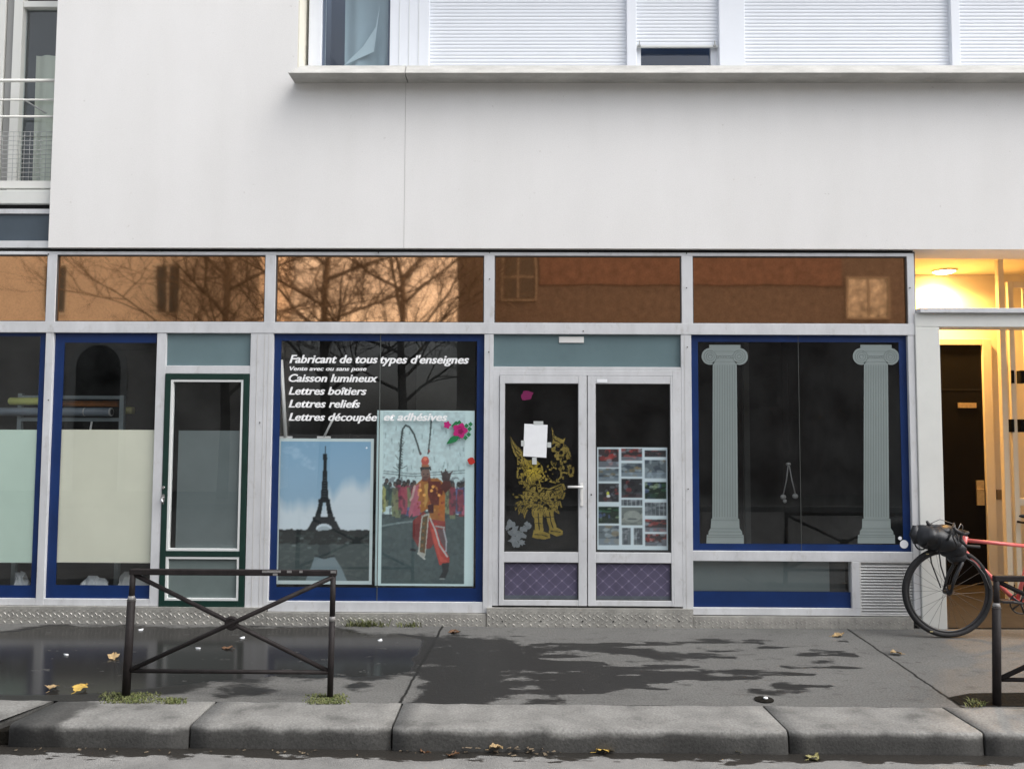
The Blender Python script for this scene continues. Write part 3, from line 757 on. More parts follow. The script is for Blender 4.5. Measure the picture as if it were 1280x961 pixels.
# transoms
tx = [(XL, tops[0][0])]+[(tops[i][1], tops[i+1][0]) for i in range(4)]
for i, (a, c) in enumerate(tx):
    o = pane('transom_window', a, c, ZMR1, ZH, .03, M['copper'], B)
    o.rotation_euler = (0,0,0)
    m_ = MB(); m_.ring(a, c, ZMR1, ZH, .008, .012, .028); m_.build('gasket', M['screw'], o)

# tread plates
def plate(x0, x1, z0, z1, y, seed, bumps=True, fade=None):
    o_ = MB(); o_.box(x0, x1, y, y+.05, z0, z1)
    nr = 4; dz = (z1-z0-.012)/nr; dx = .036; i = 0
    x = x0+.02
    rg = random.Random(seed)
    while x < x1-.015 and bumps:
        for k in range(nr):
            zc = z0+.006+dz*(k+.5)+(dz/2 if i % 2 else 0)
            if zc > z1-.012: continue
            s = 1 if (i+k) % 2 else -1
            L_, W_ = .0175, .006; ca, sa = math.cos(R(45*s)), math.sin(R(45*s))
            P = [(L_,0),(0,W_),(-L_,0),(0,-W_)]
            vs = [o_.bm.verts.new((x+p[0]*ca-p[1]*sa, y-.0003, zc+p[0]*sa+p[1]*ca)) for p in P]
            tp = [o_.bm.verts.new((x+(p[0]*ca-p[1]*sa)*.45, y-.0050, zc+(p[0]*sa+p[1]*ca)*.45)) for p in P]
            for q in range(4): o_._f([vs[q], vs[(q+1) % 4], tp[(q+1) % 4], tp[q]])
            o_._f(tp)
        x += dx; i += 1
    return o_.build('tread_plate', M['plate'], B)
zg0 = -.01
plate(XL, X3b-.01, zg0, FZ(757.5,150), -.028, 1)
plate(X3b-.008, X4a+.03, zg0, FZ(765.5,470), -.028, 2)
plate(X4a+.036, X5b-.01, zg0, FZ(759.5,735), -.034, 3)
plate(X5b-.006, FX(1140,775), zg0, FZ(770,980), -.028, 4)
m_ = MB()
for q in (628,676,728,766,807,848): m_.disc((FX(q,775), -.037, FZ(775,q)), .007, .005, n=8)
m_.build('rivet', M['screw'], B)

# interior shell (dim shop room)
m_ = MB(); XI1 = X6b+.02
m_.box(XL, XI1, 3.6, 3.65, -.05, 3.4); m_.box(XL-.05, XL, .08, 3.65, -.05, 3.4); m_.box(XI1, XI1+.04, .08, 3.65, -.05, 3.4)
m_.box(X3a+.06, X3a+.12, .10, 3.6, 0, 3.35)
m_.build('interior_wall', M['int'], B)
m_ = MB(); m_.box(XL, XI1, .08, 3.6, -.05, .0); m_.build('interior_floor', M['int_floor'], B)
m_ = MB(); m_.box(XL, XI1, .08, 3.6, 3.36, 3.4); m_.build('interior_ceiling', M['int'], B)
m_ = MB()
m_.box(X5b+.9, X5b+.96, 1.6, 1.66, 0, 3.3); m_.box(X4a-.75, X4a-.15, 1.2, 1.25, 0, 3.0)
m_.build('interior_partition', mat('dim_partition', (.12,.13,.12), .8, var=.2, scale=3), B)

# ---- windows
GY = .035
def border(parent, x0, x1, z0, z1, l, r, tp, bt, y=GY-.004, skew=0.0):
    m_ = MB(); t = .002
    m_.prism([(x0, z0), (x0+l, z0), (x0+l+skew, z1), (x0, z1)], y, y+t); m_.prism([(x1-r, z0), (x1, z0), (x1, z1), (x1-r, z1)], y, y+t)
    if tp: m_.box(x0+l+skew, x1-r, y, y+t, z1-tp, z1)
    if bt: m_.box(x0+l, x1-r, y, y+t, z0, z0+bt)
    return m_.build('blue_border', M['blue'], parent)
# far left (mostly outside the photo) and left windows with frosted film
w1 = pane('shop_window', Xm+.09, X1a, zw12, ZMR0, GY, M['glass'], B); w1['label'] = 'shop window with pale green lower film'
border(w1, Xm+.09, X1a, zw12, ZMR0, .08, .065, .03, FZ(732,20)-zw12)
pane('frosted_film', Xm+.17, X1a-.065, FZ(704,20), FZ(537,20), GY+.006, M['frost_green'], w1)
w0 = pane('shop_window', XL, Xm, zw12, ZMR0, GY, M['glass'], B)
border(w0, XL, Xm, zw12, ZMR0, .08, .065, .03, FZ(732,20)-zw12)
pane('frosted_film', XL+.08, Xm-.065, FZ(704,20), FZ(537,20), GY+.006, M['frost_green'], w0)
w2 = pane('shop_window', X1b, X2a, zw12, ZMR0, GY, M['glass'], B); w2['label'] = 'shop window with cream lower film'
border(w2, X1b, X2a, zw12, ZMR0, .085, .0, .085, FZ(732,130)-zw12)
pane('frosted_film', X1b+.07, X2a, FZ(704,130), FZ(537,130), GY+.006, M['frost_cream'], w2)
# lettered window
w3 = pane('shop_window', X3b, X4a, zw3, ZMR0, GY, M['glass'], B); w3['label'] = 'blue-bordered shop window with white italic lettering'
border(w3, X3b, X4a, zw3, ZMR0, .062, .065, .062, FZ(735,470)-zw3)
m_ = MB(); m_.box(FX(472.5)-.003, FX(472.5)+.003, GY-.008, GY+.004, zw3, ZMR0); m_.build('glass_joint', mat('seam', (.09,.10,.095), .4), w3)
def lettering(parent, s, px0, px1, pybase, cap, y=GY-.004):
    cu = bpy.data.curves.new('lettering', 'FONT'); cu.body = s; cu.size = 1; cu.shear = .26; cu.offset = .016; cu.resolution_u = 3; cu.extrude = 0
    tmp = bpy.data.objects.new('lettering_tmp', cu); col.objects.link(tmp)
    dg = bpy.context.evaluated_depsgraph_get(); me = bpy.data.meshes.new_from_object(tmp.evaluated_get(dg))
    bpy.data.objects.remove(tmp); bpy.data.curves.remove(cu)
    co = np.array([v.co for v in me.vertices]); mn, mx = co.min(0), co.max(0)
    x0, x1 = FX(px0, pybase, y), FX(px1, pybase, y); zb_ = FZ(pybase, px0, y); H = FZ(pybase-cap, px0, y)-zb_
    sx = (x1-x0)/(mx[0]-mn[0]); sz = H/.77
    bm = bmesh.new(); bm.from_mesh(me)
    for v in bm.verts: v.co = Vector((x0+(v.co.x-mn[0])*sx, y, zb_+v.co.y*sz))
    for k, sh_ in enumerate((-.065, .065)):                         # heavy strokes: the same letters laid twice more, a hair apart
        d_ = bmesh.ops.duplicate(bm, geom=[g for g in list(bm.verts)+list(bm.faces) if g.is_valid and abs((g.co.y if isinstance(g, bmesh.types.BMVert) else g.calc_center_median().y)-y) < 1e-6])
        bmesh.ops.translate(bm, verts=[g for g in d_['geom'] if isinstance(g, bmesh.types.BMVert)], vec=(sh_*H*.45, -.0003*(k+1), 0))
    bm.to_mesh(me); bm.free()
    me.materials.clear(); me.materials.append(M['vinyl_white'])
    o = bpy.data.objects.new('lettering', me); col.objects.link(o); o.parent = parent; return o
for s, a, c, bs, cp in (("Fabricant de tous",362,472,453.5,11),("types d'enseignes",475,586,454,11),("Vente avec ou sans pose",362,458,463,5.6),("Caisson lumineux",361,472,477,10.5),
        ("Lettres bo\u00eetiers",361,458,493,10.5),("Lettres reliefs",361,450,509,10.5),("Lettres d\u00e9coup\u00e9e",361,471,525.5,10.5),("et adh\u00e9sives",480,559,525.5,10.5)):
    o = lettering(w3, s, a, c, bs, cp); o['label'] = 'white lettering reading ' + s.replace("'", ' ')
# rose and red stickers on the lettered window
def rose(parent, cx, cy, s, y):
    X = lambda a: FX(cx+a*s, cy, y); Z = lambda a: FZ(cy+a*s, cx, y)
    mats = [mat('magenta_vinyl', (.42,.012,.15), .4), mat('leaf_green_vinyl', (.012,.17,.055), .4), mat('dark_magenta_vinyl', (.2,.005,.07), .4)]
    m_ = MB()
    m_.mi = 1
    m_.prism([(X(-16), Z(17)), (X(-11), Z(9)), (X(-4), Z(5)), (X(0), Z(9)), (X(-4), Z(14)), (X(-10), Z(16))], y+.0010, y+.0016)
    for (a, c) in ((9,-6),(13,-2),(12,5),(8,9),(0,-10),(-4,-9),(-7,-6),(14,-8)):
        m_.prism([(X(a-3), Z(c)), (X(a), Z(c-3)), (X(a+3), Z(c)), (X(a), Z(c+3))], y+.0010, y+.0016)
    m_.mi = 0
    def petal(a, c, r, yy):
        m_.prism([(X(a+r*(1+.18*math.cos(5*t))*math.cos(t)), Z(c+r*(1+.18*math.cos(5*t))*math.sin(t))) for t in [2*math.pi*k/30 for k in range(30)]], yy, yy+.0006)
    petal(1, 0, 8.5, y); petal(-15, -7, 4.2, y)
    m_.mi = 2
    petal(2, 1, 3.2, y-.0012); m_.prism([(X(-4), Z(-3)), (X(1), Z(-5)), (X(6), Z(-3)), (X(1), Z(-4))], y-.0012, y-.0006)
    o = m_.build('rose_sticker', mats, parent); return o
rose(w3, 574, 538, 1.0, GY-.006)
m_ = MB(); m_.prism([(FX(589+4.5*math.cos(t)*(1+.15*math.sin(4*t)), 576, GY-.006), FZ(576+4.5*math.sin(t), 589, GY-.006)) for t in [2*math.pi*k/18 for k in range(18)]], GY-.006, GY-.005)
m_.build('red_flower_sticker', mat('red_vinyl', (.45,.03,.02), .4), w3)

# column window
w5 = pane('shop_window', X5b, X6a, zr5b, ZMR0, GY, M['glass'], B); w5['label'] = 'blue-bordered shop window with two column decals'
border(w5, X5b, X6a, zr5b, ZMR0, .065, .066, .06, .06)
m_ = MB(); m_.box(FX(1002)-.002, FX(1002)+.002, GY-.006, GY+.003, zr5b, ZMR0); m_.build('glass_joint', mat('seam_dark', (.07,.075,.07), .4), w5)
def column_decal(parent, px, wtop, wbot):
    mf = bpy.data.materials.get('frosted_column_film')
    if not mf:
        mf = mat('frosted_column_film', (.20,.238,.234), .5, var=.08, scale=2)
        ml = mat('column_line', (.145,.178,.174), .5)
    ml = bpy.data.materials['column_line']
    y = GY-.004
    def X(dx, py): return FX(px+dx, py, y)
    def Z(py): return FZ(py, px, y)
    m_ = MB(); t = .0015
    # capital: abacus, scrolls
    m_.prism([(X(-19.5,432), Z(435)), (X(19.5,432), Z(435)), (X(19.5,432), Z(431)), (X(-19.5,432), Z(431))], y, y+t)
    def arc(cx, cy, r, a0, a1, n=14): return [(X(cx+r*math.cos(R(a0+(a1-a0)*k/n)), 445), Z(cy+r*math.sin(R(a0+(a1-a0)*k/n)))) for k in range(n+1)]
    m_.prism(arc(-18.5, 445.5, 10.5, 70, 275)+[(X(-15,435), Z(435)), (X(15,435), Z(435))]+arc(18.5, 445.5, 10.5, -95, 110)+[(X(12,452), Z(452)), (X(-12,452), Z(452))], y, y+t)
    # shaft and stepped base
    m_.prism([(X(-15,456), Z(452.2)), (X(15,456), Z(452.2)), (X(16.5,648), Z(648)), (X(-15.5,648), Z(648))], y, y+t)
    m_.prism([(X(-17,650), Z(648.2)), (X(18,650), Z(648.2)), (X(18.5,660), Z(660)), (X(21.5,665), Z(664)), (X(22,668), Z(668)), (X(-20.5,668), Z(668)), (X(-20,665), Z(664)), (X(-17.5,660), Z(660))], y, y+t)
    m_.prism([(X(-22.5,670), Z(668.2)), (X(23.5,670), Z(668.2)), (X(24,678), Z(679)), (X(-23,678), Z(679))], y, y+t)
    m_.mi = 1; y2 = y-.0008
    for k in range(9):
        f = -12.5+25*k/8
        m_.prism([(X(f-.55,458), Z(456)), (X(f+.55,458), Z(456)), (X(f*1.06+.55,646), Z(646)), (X(f*1.06-.55,646), Z(646))], y2, y2+.0006)
    for pz, hw in ((650,17.5),(660.3,18),(664.3,20.5),(668.4,21.5),(671,22.5)):
        m_.prism([(X(-hw,pz), Z(pz+.5)), (X(hw,pz), Z(pz+.5)), (X(hw,pz), Z(pz-.4)), (X(-hw,pz), Z(pz-.4))], y2, y2+.0006)
    for sx in (-18, 18):
        for r_ in (2.5, 5.2, 7.8):
            sc = onY(px+sx, 445.5, y2); m_.torus((sc.x, y2, sc.z), r_*.007, .0026, n=20, k=4, zs=.2)
    for k in range(7):
        sc = onY(px-9+18*k/6, 446, y2); m_.torus((sc.x, y2, sc.z), .011, .0026, n=10, k=4, zs=.2)
    m_.prism([(X(-17,438), Z(439.6)), (X(17,438), Z(439.6)), (X(17,438), Z(438.8)), (X(-17,438), Z(438.8))], y2, y2+.0006)
    return m_.build('column_decal', [mf, ml], parent)
column_decal(w5, 906, 0, 0); column_decal(w5, 1095, 0, 0)
m_ = MB(); c_ = onY(1134, 680, GY-.007); m_.disc((FX(1132,680), GY-.007, c_.z), .036, .002, n=20); m_.disc((FX(1127,674), GY-.007, FZ(673,1127)), .016, .0019, n=12); m_.build('round_sticker', M['paper'], w5)
# lower pane
w6 = pane('low_window', X5b, Xg0, zl5, zr5a, GY, M['glass'], B)
m_ = MB(); m_.box(X5b, Xg0, GY-.004, GY-.002, zl5, FZ(740,960)); m_.build('blue_border', M['blue'], w6)
pane('grey_backing', X5b+.005, Xg0-.16, FZ(741,960), zr5a-.005, GY+.05, M['frost_grey'], w6)
m_ = MB(); m_.box(X5b+.02, Xg0-.02, GY+.055, GY+.06, zl5, zr5a); m_.build('backing_board', M['int'], w6)
# louvre grille
m_ = MB(); xg = Xg1+.012; xe = X6b-.02; n = 17; z0_, z1_ = zl5b+.02, zr5a-.015
for i in range(n):
    z = z0_+(z1_-z0_)*i/n; h = (z1_-z0_)/n
    m_.prism([(0,0),(1,0),(1,1),(0,1)], 0, .0001) if False else None
    m_.quad(((xg, .010, z), (xe, .010, z), (xe, .034, z+h*1.05), (xg, .034, z+h*1.05)))
    m_.quad(((xg, .010, z), (xe, .010, z), (xe, .012, z-h*.22), (xg, .012, z-h*.22)))
gr_ = m_.build('louvre_grille', M['grille'], B)
m_ = MB(); m_.box(Xg1, xg, Y0+.004, YD, zl5b, zr5a); m_.box(xe, X6b, Y0+.004, YD, zl5b, zr5a); m_.box(xg, xe, Y0+.004, YD, zl5b, z0_-.008); m_.box(xg, xe, Y0+.004, YD, z1_+.006, zr5a); m_.build('grille_frame', M['alu_dirty'], gr_, bevel=.002)
m_ = MB(); m_.box(xg, xe, .05, .06, zl5b, zr5a); m_.build('grille_back', M['black_gap'], gr_)

# grey-blue over-door panels
pane('overdoor_panel', X2b, X3a, zgp, ZMR0, .028, M['greyblue'], B)
pane('overdoor_panel', X4b, X5a, zdp, ZMR0, .028, M['greyblue'], B)
m_ = MB(); m_.box(FX(699,425), FX(730,425), .018, .0265, FZ(428,714), FZ(420.5,714)); m_.build('reflection_strip', M['white_plastic'], B)  # white strip standing in for a light reflection on the over-door panel

# ---- green door
gx0, gx1 = X2b+.003, X3a-.004; gz0, gz1 = FZ(758.5,250), zgd-.002
m_ = MB(); wf = .05
zc0, zc1 = FZ(693,250), FZ(690,250)
m_.box(gx0, gx0+wf, -.006, .05, gz0, gz1); m_.box(gx1-wf, gx1, -.006, .05, gz0, gz1)
m_.box(gx0+wf, gx1-wf, -.006, .05, gz1-.05, gz1); m_.box(gx0+wf, gx1-wf, -.006, .05, gz0, gz0+.055)
zmA, zmB = FZ(695.5,250), FZ(688.5,250)
m_.box(gx0+wf, gx1-wf, -.006, .05, zmA, zmB)
gd = m_.build('green_door', M['green'], B, bevel=.003)
m_ = MB(); m_.ring(gx0+wf, gx1-wf, zmB, gz1-.05, .021, -.002, .04); m_.build('white_bead', M['bead'], gd, bevel=.002)
m_ = MB(); m_.ring(gx0+wf, gx1-wf, gz0+.055, zmA, .021, -.002, .04); m_.build('white_bead', M['bead'], gd, bevel=.002)
pane('door_glass', gx0+wf+.021, gx1-wf-.021, zmB+.021, gz1-.071, .02, M['glass'], gd)
pane('lower_panel', gx0+wf+.021, gx1-wf-.021, gz0+.076, zmA-.021, .02, mat('green_grey_panel', (.13,.165,.16), .3, var=.08), gd)
pane('frosted_film', gx0+wf+.07, gx1-wf-.021, zmB+.021, FZ(538,250), .026, M['frost_grey'], gd)
m_ = MB(); hx = gx0+.018; hz = FZ(622,205)
m_.box(hx-.012, hx+.012, -.016, -.006, hz-.03, hz+.03); m_.tube([(hx, -.016, hz), (hx, -.05, hz)], .008, 8); m_.tube([(hx, -.05, hz), (hx+.02, -.055, hz-.05)], .009, 8); m_.build('door_handle', M['chrome'], gd)
m_ = MB(); m_.disc((hx, -.012, FZ(609,205)), .012, .014, n=12); m_.build('door_lock', M['chrome'], gd)

# ---- double door
dz0, dz1 = FZ(757.5,735), zdd
m_ = MB()
jx = .055
m_.box(X4b, X4b+jx, .001, YD, dz0, dz1); m_.box(X5a-.075, X5a, .001, YD, dz0, dz1); m_.box(X4b+jx, X5a-.075, .001, YD, dz1-.045, dz1)
m_.build('door_frame', M['alu'], B, bevel=.003)
xc = FX(734, 610)
def leaf_door(x0, x1, glz, lbl):
    z0, z1 = dz0+.004, dz1-.048
    gx0_, gx1_ = glz
    m_ = MB(); yb0, yb1 = -.008, .05
    za, zb2 = FZ(703,735), FZ(690,735); zt2 = FZ(479.5,735); zbt = FZ(750,735)
    m_.box(x0, gx0_, yb0, yb1, z0, z1); m_.box(gx1_, x1, yb0, yb1, z0, z1)
    m_.box(gx0_, gx1_, yb0+.002, yb1, zt2, z1); m_.box(gx0_, gx1_, yb0+.002, yb1, za, zb2); m_.box(gx0_, gx1_, yb0+.002, yb1, z0, zbt)
    d = m_.build('door_leaf', M['alu'], B, bevel=.003); d['label'] = lbl
    m_ = MB(); m_.ring(gx0_, gx1_, zb2, zt2, .007, .004, .02); m_.ring(gx0_, gx1_, zbt, za, .007, .004, .02); m_.build('gasket', M['screw'], d)
    pane('door_glass', gx0_, gx1_, zb2, zt2, .022, M['glass'], d)
    cv = Canvas(150, 80, (.32,.305,.385))
    u = (cv.x+cv.y) % 26; v = (cv.x-cv.y) % 26
    cv.put((u < 2.0) | (v < 2.0), (.43,.40,.49), .75)
    cv.put((np.minimum(u, 26-u)**2+np.minimum(v, 26-v)**2) < 9, (.52,.49,.57), .8)
    cv.rect(0, 72, 150, 80, (.33,.36,.38), .8); cv.noise(.12, 20, 3)
    raster('lower_panel', cv, gx0_+.007, gx1_-.007, zbt+.007, za-.007, .018, d, M['print_gloss'])
    return d
dl = leaf_door(X4b+jx+.003, xc-.004, (FX(630.5,600), FX(723,600)), 'left door leaf with gold decal')
dr = leaf_door(xc+.004, X5a-.078, (FX(744.5,600), FX(838.5,600)), 'right door leaf with photo sheet')
m_ = MB(); hz = FZ(608,720); hx = FX(727,608)
m_.box(hx-.012, hx+.012, -.018, -.008, FZ(632,728), FZ(603,728)); m_.tube([(hx, -.018, hz), (hx, -.06, hz)], .009, 8); m_.tube([(hx+.008, -.06, hz), (hx-.04, -.062, hz), (hx-.125, -.058, hz)], .0105, 8)
m_.disc((hx, -.02, FZ(624,728)), .008, .006, n=10); m_.build('door_handle', M['white_plastic'], dl)
m_ = MB(); m_.disc((FX(739,618), -.0095, FZ(618,739)), .007, .004, n=10); m_.build('keyhole', M['screw'], dr)
m_ = MB(); m_.box(FX(746,476), FX(759,476), -.0095, -.0078, FZ(478,752), FZ(474,752)); m_.build('white_tab', M['paper'], dr)

# gold ornamental figure on the left leaf: cut vinyl, only the gold cells exist
def gold_figure(parent):
    y = .0165; S = 4.174; k = .40; ox, oy = 58, 248; W, H = int(360*k), int(612*k)
    cv = Canvas(W, H, (0,0,0)); X, Y = cv.x/k+ox, cv.y/k+oy
    T = lambda a: [((q[0]-ox)*k, (q[1]-oy)*k) for q in a]
    ON, OFF = (1,1,1), (0,0,0)
    def P(a, c=ON): cv.poly(T(a), c)
    def Ln(a, wd, c=OFF): cv.line(T(a), wd*k, c)
    def flame(x0, z0, x1, z1, wd, bend=.2, vein=True):
        dx, dz = x1-x0, z1-z0; L = math.hypot(dx, dz); nx, nz = -dz/L, dx/L; A = []; C = []; mid = []
        for q in range(11):
            f = q/10; w_ = wd*math.sin(math.pi*min(1, .15+f*.85))**.8; o = bend*L*math.sin(math.pi*f)*.5
            A.append((x0+dx*f+nx*(o+w_), z0+dz*f+nz*(o+w_))); C.append((x0+dx*f+nx*(o-w_), z0+dz*f+nz*(o-w_))); mid.append((x0+dx*f+nx*o, z0+dz*f+nz*o))
        cv.poly(T(A+C[::-1]), OFF); a2 = [((p[0]-q[0])*.80+q[0], (p[1]-q[1])*.80+q[1]) for p, q in zip(A, mid)]; c2 = [((p[0]-q[0])*.80+q[0], (p[1]-q[1])*.80+q[1]) for p, q in zip(C, mid)]
        cv.poly(T(a2+c2[::-1]), ON)
        if vein and wd > 9: Ln(mid[3:9], 1.7)
    def curl(cx, cy, r0, a0, turns=1.3, wd=2.2, c=OFF):
        Ln([(cx+r0*(1-.75*q/16)*math.cos(a0+turns*6.28*q/16), cy+r0*(1-.75*q/16)*math.sin(a0+turns*6.28*q/16)) for q in range(17)], wd, c)
    # left wing
    P([(72,310),(95,350),(135,385),(150,430),(150,490),(135,470),(105,425),(85,390)])
    Ln([(84,350),(105,400),(140,450)], 2); Ln([(95,375),(125,400)], 2); Ln([(76,322),(84,350)], 1.6)
    P([(110,420),(170,435),(215,440),(242,470),(248,520),(235,575),(200,605),(150,590),(118,560),(108,500)])
    for a in ((120,440,150,500),(135,430,172,505),(112,490,150,560),(150,500,175,580),(175,520,205,590),(205,530,232,585),(128,530,170,590)): flame(*a, 13, .3)
    for q in range(9):
        a = q*.70; flame(195+8*math.cos(a), 490+8*math.sin(a), 195+48*math.cos(a), 490+42*math.sin(a), 9, .35, False)
    P([(65,590),(95,612),(150,620),(215,640),(215,672),(160,665),(105,640)]); Ln([(80,605),(130,632),(200,655)], 2)
    # plume, open work: rings and tongues
    P([(288,258),(305,310),(345,330),(362,318),(352,350),(380,375),(390,415),(408,450),(405,520),(385,528),(372,505),(345,545),(310,560),(262,545),(232,552),(250,500),(272,455),(300,430),(284,380),(296,330)])
    for (cx, cy, rx, ry) in ((322,375,14,17),(338,398,9,10),(300,450,12,11),(345,430,12,9),(330,470,14,10),(375,452,10,12),(365,490,12,10),(300,492,12,13),(270,520,14,12),(325,515,10,12),(388,495,7,14),(350,515,7,8),(280,475,8,8),(245,540,10,6)):
        cv.ell((cx-ox)*k, (cy-oy)*k, rx*k, ry*k, OFF); 
    for a in ((322,360,1),(300,452,3),(345,428,2),(365,488,4),(272,518,5),(330,470,0)): curl(a[0], a[1], 8, a[2], 1.0, 2.2, ON)
    Ln([(296,290),(303,330),(330,345)], 1.8); Ln([(372,395),(392,440),(396,500)], 1.8)
    # chest and belly
    P([(225,575),(275,585),(350,552),(368,600),(348,645),(310,665),(270,670),(228,650),(212,610)])
    Ln([(228,655),(222,615),(245,590),(285,592),(340,568)], 3); Ln([(345,575),(352,605),(335,640),(300,655),(262,655),(240,640)], 2.2); Ln([(300,600),(330,590)], 2); curl(335, 612, 12, 1, 1.1, 2)
    P([(140,600),(215,600),(235,655),(335,655),(325,695),(250,705),(180,695),(112,662)])
    for q in range(4):
        for p in range(7): curl(140+p*28+(14 if q % 2 else 0), 612+q*24, 9, q+p, .6, 2)
    # tail skirt
    for a in ((140,650,100,700),(165,660,118,722),(190,668,148,742),(218,680,195,738),(262,685,255,735),(292,680,302,732),(318,665,330,718),(240,690,225,722),(332,640,346,690),(150,675,135,715),(305,690,285,725)): flame(*a, 13, .4)
    # legs and feet
    P([(194,700),(240,700),(242,760),(247,805),(225,815),(203,800),(200,760)]); P([(196,800),(240,806),(278,820),(282,842),(250,850),(208,845),(188,838)])
    P([(256,700),(297,695),(302,745),(314,780),(302,800),(280,800),(266,760)]); P([(278,795),(312,785),(348,805),(348,826),(315,834),(273,815)])
    Ln([(218,715),(222,760),(224,800)], 2.6); Ln([(205,735),(238,735)], 2); Ln([(204,765),(240,768)], 2); Ln([(278,710),(286,760),(296,790)], 2.6); Ln([(262,735),(300,732)], 2); Ln([(200,824),(240,826),(270,836)], 2); Ln([(285,806),(335,812)], 2)
    mask = cv.a[..., 0] > .5
    fl = fbm(X/26, Y/20, 2, 41)                                   # fine cut lines winding through the ornament
    mask &= ~((np.abs((fl*7) % 1-.5) < .085) & (Y < 690)); fl2 = fbm(X/15, Y/15, 2, 77); mask &= ~((fl2 > .66) & (Y < 700) & (Y > 420))
    mask &= ~((fbm(X/20, Y/20, 2, 51) > .60) & (X > 250) & (Y < 560) & (Y > 350))
    base = np.ones((H, W, 3))*np.array((.47,.42,.225)); br = np.exp(-((X-195)/60)**2-((Y-490)/55)**2)[..., None]
    base = base*(1-.8*br)+np.array((.66,.585,.20))*.8*br; base = base*(.82+.36*fbm(X/26, Y/26, 3, 2))[..., None]
    lin_ = np.where(base <= .04045, base/12.92, ((base+.055)/1.055)**2.4)
    vs = []; fs = []; cs = []
    def pt(i, j): a = onY(620+(i/k+ox)/S, 470+(j/k+oy)/S, y); return (a.x, y, a.z)
    idx = {}
    for j in range(H-1):
        for i in range(W-1):
            if not mask[j, i]: continue
            q = []
            for (a, b_) in ((i, j+1), (i+1, j+1), (i+1, j), (i, j)):
                if (a, b_) not in idx: idx[(a, b_)] = len(vs); vs.append(pt(a, b_)); cs.append((*lin_[min(b_, H-1), min(a, W-1)], 1))
                q.append(idx[(a, b_)])
            fs.append(q)
    me = bpy.data.meshes.new('gold_figure_decal'); me.from_pydata(vs, [], fs)
    at = me.color_attributes.new('print', 'FLOAT_COLOR', 'POINT'); at.data.foreach_set('color', np.array(cs, np.float32).ravel())
    me.materials.append(M['print_gloss']); o = bpy.data.objects.new('gold_figure_decal', me); col.objects.link(o); o.parent = parent
    return o
gold_figure(dl)
m_ = MB(); y = .0165
def blobpoly(cx, cy, r, n, seed, amp=.4):
    rg = random.Random(seed); return [(FX(cx+r*k_*math.cos(t), cy+r*k_*math.sin(t), y), FZ(cy+r*k_*math.sin(t), cx+r*k_*math.cos(t), y)) for t, k_ in [(2*math.pi*i/n, 1+rg.uniform(-amp, amp)) for i in range(n)]]
m_.prism(blobpoly(659, 494, 7, 16, 4, .25), y, y+.001); m_.build('flower_decal', mat('dim_magenta_vinyl', (.16,.008,.07), .4), dl)
m_ = MB()
for i, (cx, cy, r) in enumerate(((638,655,5),(643,664,7),(650,669,6),(642,676,6),(656,661,5),(660,656,4),(645,681,4),(634,660,3),(652,678,4))): m_.prism(blobpoly(cx, cy, r, 14, i, .45), y-.00004*i, y+.001)
m_.build('foliage_decal', mat('grey_vinyl', (.13,.15,.16), .5, var=.2, scale=30), dl)

# ---- porch to the right
XC0, XC1 = X6b+.002, FX(1176, 500)
ZC = FZ(391, 1200); ZL1, ZL0 = FZ(392,1220), FZ(409,1220)
XPE = 6.6
PC = 3.46; PY = 2.0
m_ = MB(); m_.box(XC0, XC1, -.012, .20, -.01, ZL0); m_.box(XC0, XPE, -.012, .20, ZL0, ZL1); m_.box(XPE-.25, XPE, -.012, .20, -.01, ZL0)
pt = m_.build('porch_portal', M['portal'], B, bevel=.006)
m_ = MB(); m_.box(XC0+.03, XPE, -.05, .22, ZL1, FZ(386,1220)); m_.build('lintel_cap', M['alu'], pt, bevel=.004)
m_ = MB(); m_.box(XI1+.045, XPE+.4, PY, PY+.1, -.05, PC+.1); m_.box(XI1+.041, XI1+.08, .2, PY, 0, PC); m_.box(XPE+.3, XPE+.4, .36, PY, 0, PC)
m_.build('porch_wall', M['porch'], B)
m_ = MB(); m_.box(XI1+.045, XPE+.4, .05, PY, PC, PC+.06); m_.build('porch_ceiling', M['porch'], B)
m_ = MB()
xx = XC0+.05
m_.box(XC1-.1, XPE+.4, .0, PY, -.08, .012); m_.build('porch_floor', M['porch_floor'], B)
m_ = MB(); m_.box(XPE, XRR, .0, .36, -.05, ZW-.002); m_.build('side_wall', M['render'], B)
# dark door in the back wall
yd = PY-.03
def px_(a, c, Y=yd): return FX(a, c, Y)
dx0, dx1 = px_(1160,560), px_(1228,560); dzt = FZ(432,1200,yd)
m_ = MB(); m_.box(dx0, dx1, yd-.03, PY+.02, .015, dzt)
dd = m_.build('entrance_door', M['door_dark'], B, bevel=.004)
m_ = MB(); zz = FZ(487,1200,yd); m_.box(dx0+.01, dx1-.01, yd-.034, yd-.0305, zz-.004, zz+.004); m_.build('panel_groove', M['black_gap'], dd)
m_ = MB(); m_.box(px_(1195,507), px_(1218,507), yd-.042, yd-.032, FZ(510,1207,yd), FZ(503.5,1207,yd)); m_.build('name_plate', M['brass'], dd, bevel=.002)
m_ = MB(); m_.box(px_(1218,615), px_(1227.5,615), yd-.05, yd-.032, FZ(631,1222,yd), FZ(600,1222,yd)); m_.tube([(px_(1223,610), yd-.05, FZ(611,1222,yd)), (px_(1223,610), yd-.10, FZ(611,1222,yd)), (px_(1214,611), yd-.10, FZ(611,1222,yd))], .009, 8); m_.build('door_handle', M['brass'], dd, bevel=.002)
m_ = MB(); m_.box(dx1+.002, dx1+.10, yd-.06, PY-.002, .015, dzt+.07); m_.box(dx0, dx1, yd-.06, PY-.002, dzt+.002, dzt+.07); m_.build('door_architrave', M['porch'], B, bevel=.004)
